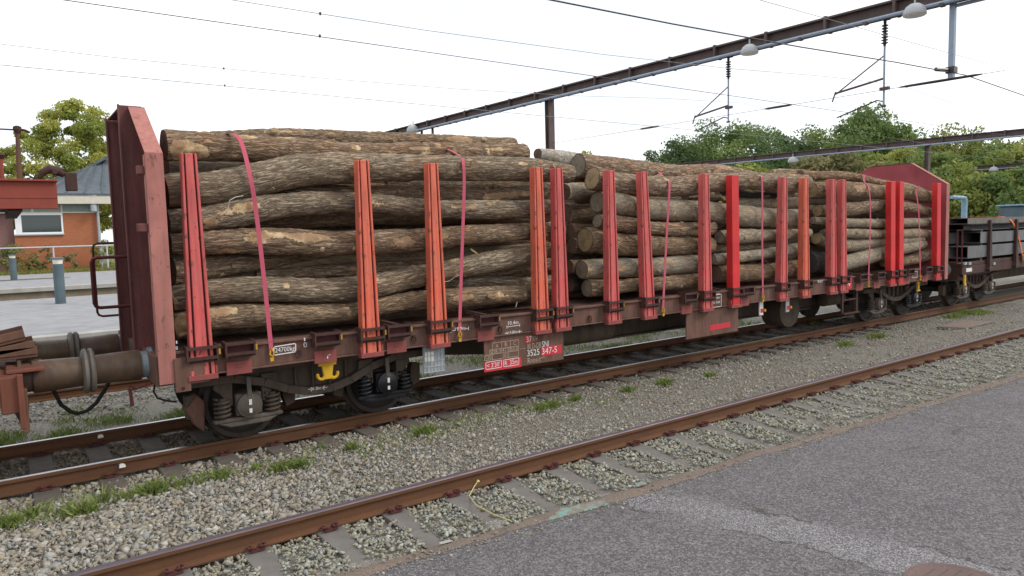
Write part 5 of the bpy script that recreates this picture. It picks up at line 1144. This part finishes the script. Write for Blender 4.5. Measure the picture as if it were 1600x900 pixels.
c = P(1507, 435, Y=-1.36); MB().box(c[0]-.05, c[0]+.05, -1.38, -1.345, .70, .93).box(c[0]-.03, c[0]+.09, -1.379, -1.346, .64, .70).build('lifting_hook', MAT['yellow'], RW)
MB().box(P(1522, 0, Y=-1.36)[0], P(1531, 0, Y=-1.36)[0], -1.352, -1.342, 1.0, 1.10).build('white_plate', MAT['white'], RW)
for u in (1508, 1515, 1553): c = P(u, 412, Y=-1.37); MB().box(c[0]-.06, c[0]+.06, -1.39, -1.341, c[2]-.03, c[2]+.04).build('end_plate', MAT['galv'], RW)
# the beams: each an H or channel section, a thing of its own
def hbeam(y, z, w, h, x0, x1, mat, label, t=.022):
    b = MB(); b.box(x0, x1, y-w/2, y+w/2, z, z+t).box(x0, x1, y-w/2, y+w/2, z+h-t, z+h).box(x0, x1, y-t/2, y+t/2, z+t, z+h-t)
    tag(b.build('steel_beam', MAT[mat], bevel=.003), label, 'beam', 'steel beams on the right wagon')
def boxbeam(y, z, w, h, x0, x1, mat, label, t=.018):
    b = MB(); b.box(x0, x1, y-w/2, y+w/2, z, z+t).box(x0, x1, y-w/2, y+w/2, z+h-t, z+h).box(x0, x1, y-w/2, y-w/2+t, z+t, z+h-t).box(x0, x1, y+w/2-t, y+w/2, z+t, z+h-t)
    tag(b.build('steel_beam', MAT[mat], bevel=.003), label, 'beam', 'steel beams on the right wagon')
rows = ((1.36, .33, 18.25, 'greysteel', 'bottom'), (1.755, .31, 19.05, 'greysteel', 'middle'), (2.125, .17, 18.55, 'darksteel', 'upper'), (2.30, .17, 18.2, 'dullsteel', 'top'))
names = ('outermost', 'second', 'third', 'innermost')
for (z, h, xs, mt, rn) in rows:
    for j in range(4):
        yy = -1.08+j*.55; a = xs+(0 if j == 0 else -.55-.1*j if rn in ('middle', 'upper') else rng.uniform(-.15, .2))
        (hbeam if rn == 'upper' else boxbeam)(yy, z, .42 if rn == 'upper' else .50, h, max(a, 18.02), 35.2, mt if j == 0 else 'darksteel', '%s steel beam of the %s layer on the right wagon' % (names[j], rn))
for k_, z in enumerate((1.27, 1.69, 2.065)):
    for x in (19.2, 22.4, 25.6, 28.8, 32.0):
        tag(MB().box(x-.05, x+.05, -1.3, 1.0, z+.002, z+(.088 if z < 1.6 else .058)).build('timber_bearer', MAT['trunk']), 'timber bearer %s across the steel wagon, %s from its left end' % (('on the deck', 'above the bottom beams', 'above the middle beams')[k_], ORD[[19.2, 22.4, 25.6, 28.8, 32.0].index(x)]), 'bearer', 'bearers between the steel beams')
strap([(22.0, -1.38, 1.25), (21.7, -1.34, 1.9), (21.0, -1.32, 2.42), (20.3, -.9, 2.50), (19.7, 0, 2.51), (19.5, .9, 2.50), (19.5, 1.32, 2.3), (19.5, 1.38, 1.3)], 'orange strap across the steel beams on the right wagon', .06, 'strapo')
c = P(1585, 413, Y=-1.4); tag(MB().lathe((22.05, -1.40, 1.12), (0, 0, 1), [(0, .05), (.06, .07), (.18, .07), (.22, .03)], 12).build('strap_ratchet', MAT['galv']), 'pale ratchet at the foot of the orange strap', 'ratchet')

# pale blue structures behind the right wagon
c = P(1507, 330, Y=9.5); t_ = P(1507, 309, Y=9.5); e = P(1487, 308, Y=9.5)
tag(MB().tube([(c[0], 9.5, .5), (t_[0], 9.5, t_[2]-.15), (t_[0]-.08, 9.5, t_[2]-.02), (t_[0]-.2, 9.5, t_[2]), tuple(e)], [.17, .17, .15, .12, .11], 12).build('bent_pipe', MAT['blue'], smooth=True), 'pale blue bent pipe standing behind the steel wagon', 'pipe')
lo = empty('blue_hut', (P(1592, 325, Y=10)[0], 10, .5), 'pale blue hut roof with a pole behind the steel beams at the right edge', 'hut')
x = P(1592, 325, Y=10)[0]; zz = P(1592, 322, Y=10)[2]
MB().box(x-.8, x+2.5, 9.4, 11, .5, zz).build('body', MAT['bollard'], lo, bevel=.1); MB().box(x-.95, x+2.7, 9.3, 11.1, zz+.002, zz+.12).build('roof', MAT['blue'], lo, bevel=.05)
MB().tube([(x-.1, 9.3, zz), (x-.1, 9.3, zz+.75)], .12, 8).tube([(x-.9, 9.3, zz+.75), (x+1.6, 9.3, zz+.75)], .07, 8).build('frame', MAT['blue'], lo)

# ------------------------------------------------------------------ overhead line
def lampdome(x, y, z, s, label):
    o = empty('dome_lamp', (x, y, z), label, 'lamp', 'dome lamps on the gantries')
    MB().lathe((x, y, z), (0, 0, 1), [(0, .33*s), (.03*s, .34*s), (.14*s, .325*s), (.26*s, .26*s), (.34*s, .15*s), (.37*s, .03*s)], 24).build('shade', MAT['lamp'], o, smooth=True)
    MB().lathe((x, y, z-.02*s), (0, 0, 1), [(0, .30*s), (.019*s, .31*s)], 24).build('diffuser', MAT['lampglass'], o)
    MB().tube([(x, y, z+.36*s), (x, y, z+.55*s)], .03*s, 8).build('stem', MAT['galv'], o)
def gantry(X, y0, y1, zb, zt, masty, label, full=True):
    g = empty('gantry', (X, masty, 0), label, 'gantry', 'gantries across the tracks')
    sl = .012
    def zz(y): return (y)*sl
    b = MB(); w = .17
    for (za, zb_, xx, ww) in ((zb, zb+.05, X, .34), (zt-.05, zt, X, .34), (zb+.05, zt-.05, X, .03)):
        b.hexa([(xx-ww/2, y0, za+zz(y0)), (xx+ww/2, y0, za+zz(y0)), (xx+ww/2, y1, za+zz(y1)), (xx-ww/2, y1, za+zz(y1))], [(xx-ww/2, y0, zb_+zz(y0)), (xx+ww/2, y0, zb_+zz(y0)), (xx+ww/2, y1, zb_+zz(y1)), (xx-ww/2, y1, zb_+zz(y1))])
    gi = b.build('girder', MAT['gantry'], g)
    for y in np.arange(math.ceil(y0), y1, 1.9 if full else 4): MB().box(X-.18, X+.18, y-.04, y+.04, zb+zz(y)-.02, zt+zz(y)+.03).build('stiffener', MAT['gantry'], gi)
    MB().tube([(X-.24, y0, zb+zz(y0)-.02), (X-.24, y1, zb+zz(y1)-.02)], .055, 8).build('conduit', MAT['conduit'], g, smooth=True)
    if full:
        for y in np.arange(math.ceil(y0)+.7, y1, 1.9): MB().box(X-.30, X-.16, y-.05, y+.05, zb+zz(y)-.11, zb+zz(y)-.03).build('conduit_clamp', MAT['gantry'], g)
    zm = zb+zz(masty)
    MB().box(X-.15, X+.15, masty-.14, masty-.12, -.5, zm).box(X-.15, X+.15, masty+.12, masty+.14, -.5, zm).box(X-.012, X+.012, masty-.12, masty+.12, -.5, zm).build('mast', MAT['gantry'], g)
    return g
GX = 16.2
gantry(GX, -6.5, 31, 7.78, 8.17, 14.1, 'nearest brown gantry girder slanting over the wagons, with its mast behind the logs')
gantry(50.5, -6, 44, 7.55, 8.0, 14.0, 'second gantry, crossing in front of the trees at the right')
gantry(87, -6, 40, 7.6, 8.05, 14.0, 'third and farthest gantry, low against the trees at the right edge', False)
lampdome(GX-.35, 3.93, 7.66, .78, 'white dome lamp on the nearest gantry above the last stack of logs')
lampdome(GX-.35, -.91, 7.58, .80, 'white dome lamp at the top right, cut by the picture edge')
lampdome(GX-.2, 25.9, 8.05, 1.1, 'small dome lamp at the far end of the nearest gantry, just over the first stack')
lampdome(50.2, 24.3, 7.45, 1.2, 'small dome lamp on the second gantry in front of the trees')
lampdome(86.7, 23.0, 7.6, 1.4, 'tiny dome lamp on the farthest gantry at the right edge')

def support(X, y, zt, zb, label, arm=True):
    o = empty('wire_support', (X, y, zb), label, 'wire support', 'wire supports under the nearest gantry')
    MB().tube([(X, y, zt), (X, y, zt-.12)], .04, 8).box(X-.14, X+.14, y-.08, y+.08, zt-.03, zt).build('bracket', MAT['gantry'], o)
    b = MB(); pr_ = [(0, .03)]
    for k in range(7): pr_ += [(.06+k*.075, .04), (.075+k*.075, .085), (.09+k*.075, .085), (.105+k*.075, .04)]
    pr_ += [(.62, .03)]; b.lathe((X, y, zt-.1), (0, 0, -1), pr_, 14); b.build('insulator', MAT['insul'], o, smooth=True)
    MB().tube([(X, y, zt-.7), (X, y, zb)], .028, 8).build('drop_tube', MAT['conduit'], o)
    if arm:
        za, xa = zt-.98, 0
        MB().tube([(X, y, zt-.95), (X, y+1.35, zt-1.75)], .018, 6).tube([(X, y, zt-1.55), (X, y+1.35, zt-1.72)], .03, 6).tube([(X, y+1.35, zt-1.68), (X-.04, y+1.42, zt-1.95)], .022, 6).build('arm', MAT['gantry'], o)
        MB().tube([(X, y, zb+.12), (X, y+.18, zb+.18), (X, y+1.3, zb-.12)], .02, 6).box(X-.05, X+.05, y-.14, y+.10, zb+.42, zb+.50).box(X-.04, X+.04, y-.05, y+.05, zb-.02, zb+.03).build('registration_arm', MAT['gantry'], o)
support(GX, 0, 7.78, 5.50, 'right-hand insulated wire support hanging over the timber wagon\'s track')
support(GX, 4.97, 7.84, 5.76, 'left-hand insulated wire support hanging over the empty track')
o = empty('wire_support', (GX, -1.65, 5.9), 'plain drop post with a side bracket at the top right', 'wire support', 'wire supports under the nearest gantry')
MB().box(GX-.06, GX+.06, -1.71, -1.59, 5.93, 7.75).build('post', MAT['conduit'], o); MB().bar((GX, -1.65, 7.66), (GX, -3.1, 7.66), .09, .07).tube([(GX, -3.1, 7.7), (GX, -3.1, 7.95)], .05, 6).build('bracket', MAT['conduit'], o); MB().tube([(GX, -1.65, 6.12), (GX-.5, -1.5, 6.12)], .05, 8).box(GX-.1, GX+.1, -1.75, -1.55, 6.05, 6.2).build('clamp', MAT['insul'], o)
o = empty('wire_support', (GX, 24.3, 6), 'pair of short dark droppers at the far end of the nearest gantry', 'wire support', 'wire supports under the nearest gantry')
for y in (24.1, 25.3): MB().tube([(GX, y, 8.06), (GX, y, 6.2)], .07, 6).build('post', MAT['insul'], o)
def wire(y, z, label, r=.009, mat='wirel', sag=0., x0=-60, knots=()):
    xs = np.unique(np.concatenate([np.linspace(-60, 17, 22), np.linspace(17, 150, 30)])); z = z if callable(z) else (lambda x, z=z: z)
    o = MB().tube([(x, y if not callable(y) else y(x), z(x)) for x in xs], r, 5).build('overhead_wire', MAT[mat]); tag(o, label, 'wire', 'overhead wires')
    for x in knots: MB().box(x-.012, x+.012, y-.012, y+.012, z(x)-.01, z(x)+.03).build('clip', MAT['insul'], o)
def mess(z0, z1): return lambda x: z0+(z1-z0)*(abs(((x-16.2) % 34)-17)/17)**2
wire(0, lambda x: 5.2, 'contact wire over the timber wagon, second wire from the top left', .006, 'wire', knots=(.62,))
wire(0, mess(5.5, 6.2), 'carrier wire over the timber wagon, topmost wire at the left', .005, 'wirel', knots=(.64,))
wire(4.97, lambda x: 5.4, 'contact wire over the empty track, lowest wire behind the logs', .006, 'wirel', knots=(.6,))
wire(4.97, mess(5.72, 6.5), 'carrier wire over the empty track, third wire from the top left', .005, 'wirel', knots=(.6,))
wire(-1.65, mess(5.68, 6.13), 'thick dark feeder wire running to the drop post at the upper right', .013, 'wire')
wire(-1.0, lambda x: 6.85, 'thin wire crossing the nearest gantry at the upper right', .006, 'wirel')
def crosswire(X, y0, z0, y1, z1, label, ins):
    o = MB().tube([(X, y, z0+(z1-z0)*(y-y0)/(y1-y0)) for y in np.linspace(y0, y1, 8)], .007, 5).build('cross_wire', MAT['wire']); tag(o, label, 'wire', 'cross-span wires')
    for (ya, L) in ins:
        z = z0+(z1-z0)*(ya-y0)/(y1-y0); dz = (z1-z0)/(y1-y0)*L
        MB().tube([(X, ya, z), (X, ya+L*.1, z+dz*.1), (X, ya+L*.5, z+dz*.5), (X, ya+L*.9, z+dz*.9), (X, ya+L, z+dz)], [.015, .032, .036, .032, .015], 8).build('rod_insulator', MAT['insul'], o)
a, b_ = P(862, 224, X=GX-.05), P(1570, 110, X=GX-.05)
q = [P(u, v, X=GX-.05)[1] for u, v in ((1030, 198), (1000, 203), (1238, 166), (1195, 173), (1535, 120), (1405, 139))]
crosswire(GX-.05, b_[1], b_[2], a[1], a[2], 'cross-span wire with brown rod insulators below the nearest gantry', [(q[0], q[1]-q[0]), (q[2], q[3]-q[2]), (q[4], q[5]-q[4])])

# ------------------------------------------------------------------ trees
def tree(base, height, width, label, cols, leaves=9000, leaf=.50, clumps=95, group='trees beyond the railway', low=.18, sparse=1.0, name='tree', trunk=True):
    x, y, z = base; o = empty(name, base, label, 'tree', group); r = rng
    ch = height*(1-low); cz = z+height*low+ch/2
    C = []
    while len(C) < clumps:
        p = r.uniform(-1, 1, 3); d = np.linalg.norm(p*np.array([1, 1, .95]))
        if d < 1 and (d > .35 or r.random() < .3):
            wz = 1-.45*max(p[2], 0)-.15*max(-p[2], 0); C.append((p[0]*width/2*wz, p[1]*width/2*wz, p[2]*ch/2*.9))
    C = np.array(C)+np.array([x, y, cz]); C += r.normal(0, .075*width, C.shape)*np.array([1, 1, .8])
    C[:, 2] = np.minimum(C[:, 2], z+height*.96)
    sz = r.uniform(.07, .19, len(C))*width*sparse
    idx = r.integers(0, len(C), leaves); off = r.normal(size=(leaves, 3)); off /= np.linalg.norm(off, axis=1)[:, None]
    p = C[idx]+off*(sz[idx]*np.cbrt(r.random(leaves)))[:, None]*np.array([1, 1, .72])
    a = r.normal(size=(leaves, 3)); a /= np.linalg.norm(a, axis=1)[:, None]; b = np.cross(a, r.normal(size=(leaves, 3))); b /= np.linalg.norm(b, axis=1)[:, None]
    s = leaf*r.uniform(.5, 1.2, leaves)[:, None]/2
    V = np.stack([p-a*s, p+b*s*.55, p+a*s, p-b*s*.55], 1).reshape(-1, 3)
    me = np_mesh('crown', V-np.array(base), np.arange(leaves*4).reshape(-1, 4))
    tone = r.random(len(C))[idx][:, None]*.85+r.random((leaves, 1))*.25
    c = np.array(cols[0])*(1-tone)+np.array(cols[1])*tone; c = c*r.uniform(.88, 1.12, (leaves, 1))
    attr(me, 'col', 'FLOAT_COLOR', np.repeat(np.concatenate([c, np.ones((leaves, 1))], 1), 4, 0))
    link('crown', me, MAT['leaf'], o)
    if trunk:
        t = MB(); top = Vector((x, y, cz+ch*.2)); k = height/12
        t.tube([(x, y, z-.3), (x+.1*k, y, z+height*.2), (x-.05*k, y+.1, cz), tuple(top)], [.28*k, .22*k, .14*k, .05*k], 8)
        for q in C[:: max(1, len(C)//16)]:
            h0 = r.uniform(.15, .6); s0 = Vector((x, y, z+height*h0)); e = Vector(q); mid = (s0+e)/2+Vector((0, 0, .08*height*r.random()))
            t.tube([s0, mid, e], [.09*k, .05*k, .015*k], 5)
        t.build('trunk', MAT['trunk'], o, smooth=True)
    return o
def tree_at(u, vtop, wpx, dist, label, cols, leaves=9000, zbase=-.5, **kw):
    d = ray(u, 345); h = d.copy(); h[2] = 0; d = d/np.linalg.norm(h); p = CAM+d*dist; top = CAM+ray(u, vtop)/np.linalg.norm((ray(u, vtop)*np.array([1, 1, 0])))*dist
    base = (p[0], p[1], zbase); k = float(np.dot(np.array([p[0], p[1], 2.46])-CAM, AF))/FPX
    return tree(base, top[2]-zbase, wpx*k*(1.38 if u > 1000 else 1.15), label, cols, int(leaves*2.2), **kw)
DG = ((.070, .125, .055), (.155, .215, .075)); MG = ((.10, .165, .055), (.22, .28, .080)); YG = ((.17, .225, .055), (.35, .36, .095)); OL = ((.16, .18, .075), (.31, .27, .13)); AU_ = ((.19, .25, .05), (.44, .43, .10))
tree_at(1062, 222, 95, 116, 'dark green tree at the left end of the wood, just over the middle stack', DG, 9000)
tree_at(1128, 192, 120, 119, 'broad green tree left of the tall one, over the middle stack', MG, 12000)
tree_at(1200, 204, 110, 125, 'green tree in the dip of the wood left of the tall tree', DG, 10000)
tree_at(1262, 205, 110, 114, 'dark tree directly left of the tallest tree', DG, 11000)
tree_at(1347, 168, 135, 111, 'tallest tree of the wood, above the last stack of logs', MG, 15000)
tree_at(1425, 205, 100, 122, 'dark tree right of the tallest tree, behind the second gantry mast', DG, 10000)
tree_at(1490, 203, 120, 108, 'yellowish green tree right of the second gantry mast', YG, 12000)
tree_at(1560, 226, 110, 105, 'mid green tree near the right edge behind the steel wagon', MG, 11000)
tree_at(1625, 228, 130, 99, 'yellow-green tree cut by the right edge', YG, 10000)
tree_at(1175, 258, 70, 88, 'low yellow-green bush peeping over the middle stack', YG, 4000, low=.05)
tree_at(1290, 236, 120, 88, 'olive bushy tree in front of the wood, over the right of the middle stack', OL, 9000, low=.05)
tree_at(1375, 226, 120, 94, 'bright yellow-green tree in front of the tallest tree', YG, 11000, low=.08)
tree_at(1440, 245, 110, 85, 'mid green bush behind the red end wall', MG, 9000, low=.03)
tree_at(1520, 262, 120, 82, 'yellow-green bush behind the steel beams', YG, 9000, low=.03)
tree_at(1600, 262, 120, 80, 'mid green bush at the right edge behind the blue hut', MG, 9000, low=.03)
tree_at(1090, 262, 120, 102, 'dark undergrowth tree over the left of the middle stack', DG, 7000, low=.03)
tree_at(1215, 262, 110, 105, 'dark undergrowth tree over the right of the middle stack', DG, 7000, low=.03)
tree_at(890, 231, 70, 90, 'small yellowish treetop showing beyond the gap between the stacks', YG, 4000, low=.1)
tree_at(117, 152, 180, 66, 'yellowing tree behind the brick building at the left', AU_, 26000, clumps=170, sparse=.50, leaf=.27, low=.08, group='trees behind the building')
tree_at(10, 225, 110, 70, 'lower yellow-green tree at the left edge behind the carrier wagon', AU_, 9000, clumps=70, sparse=.6, leaf=.27, group='trees behind the building')
# shrubs along the brick wall
def shrub(u, v, h, w, n, label, cols=MG):
    p = P(u, v, Y=44.6); tree((p[0], 44.6, .5), h, w, label, cols, n, .16, 12, 'shrubs by the brick wall', .0, 1.2, 'shrub', False)
shrub(20, 425, 1.9, 2.6, 1800, 'loose green shrub behind the smaller bollard', ((.12, .14, .04), (.28, .27, .10)))
shrub(55, 425, .9, 1.0, 500, 'low dark green shrub against the brick wall'); shrub(72, 425, 2.0, .8, 500, 'tall thin weed against the brick wall, left of the railing post', OL); shrub(115, 425, 1.5, 1.2, 500, 'sparse weed against the brick wall, right of the larger bollard', OL)
shrub(160, 425, 2.2, 1.6, 900, 'green bush beside the downpipe of the brick building', YG)
def verge():
    n = 9000; x = rng.uniform(-5, 6, n); y = rng.uniform(41.3, 46, n); z = np.full(n, .5); h = rng.uniform(.08, .3, n); t = rng.uniform(0, 6.28, n); w = .03
    V = np.stack([np.stack([x-np.cos(t)*w, y-np.sin(t)*w, z], 1), np.stack([x+np.cos(t)*w, y+np.sin(t)*w, z], 1), np.stack([x+rng.normal(0, .06, n), y+rng.normal(0, .06, n), z+h], 1)], 1).reshape(-1, 3)
    me = np_mesh('verge_grass', V, np.arange(n*3).reshape(-1, 3)); f = rng.random((n, 1)); c = np.array((.13, .15, .03))*(1-f)+np.array((.30, .26, .08))*f
    attr(me, 'col', 'FLOAT_COLOR', np.repeat(np.concatenate([c, np.ones((n, 1))], 1), 3, 0)); tag(link('verge_grass', me, MAT['grass']), 'dry grass on the verge before the brick building', 'grass', kind='stuff')
verge()
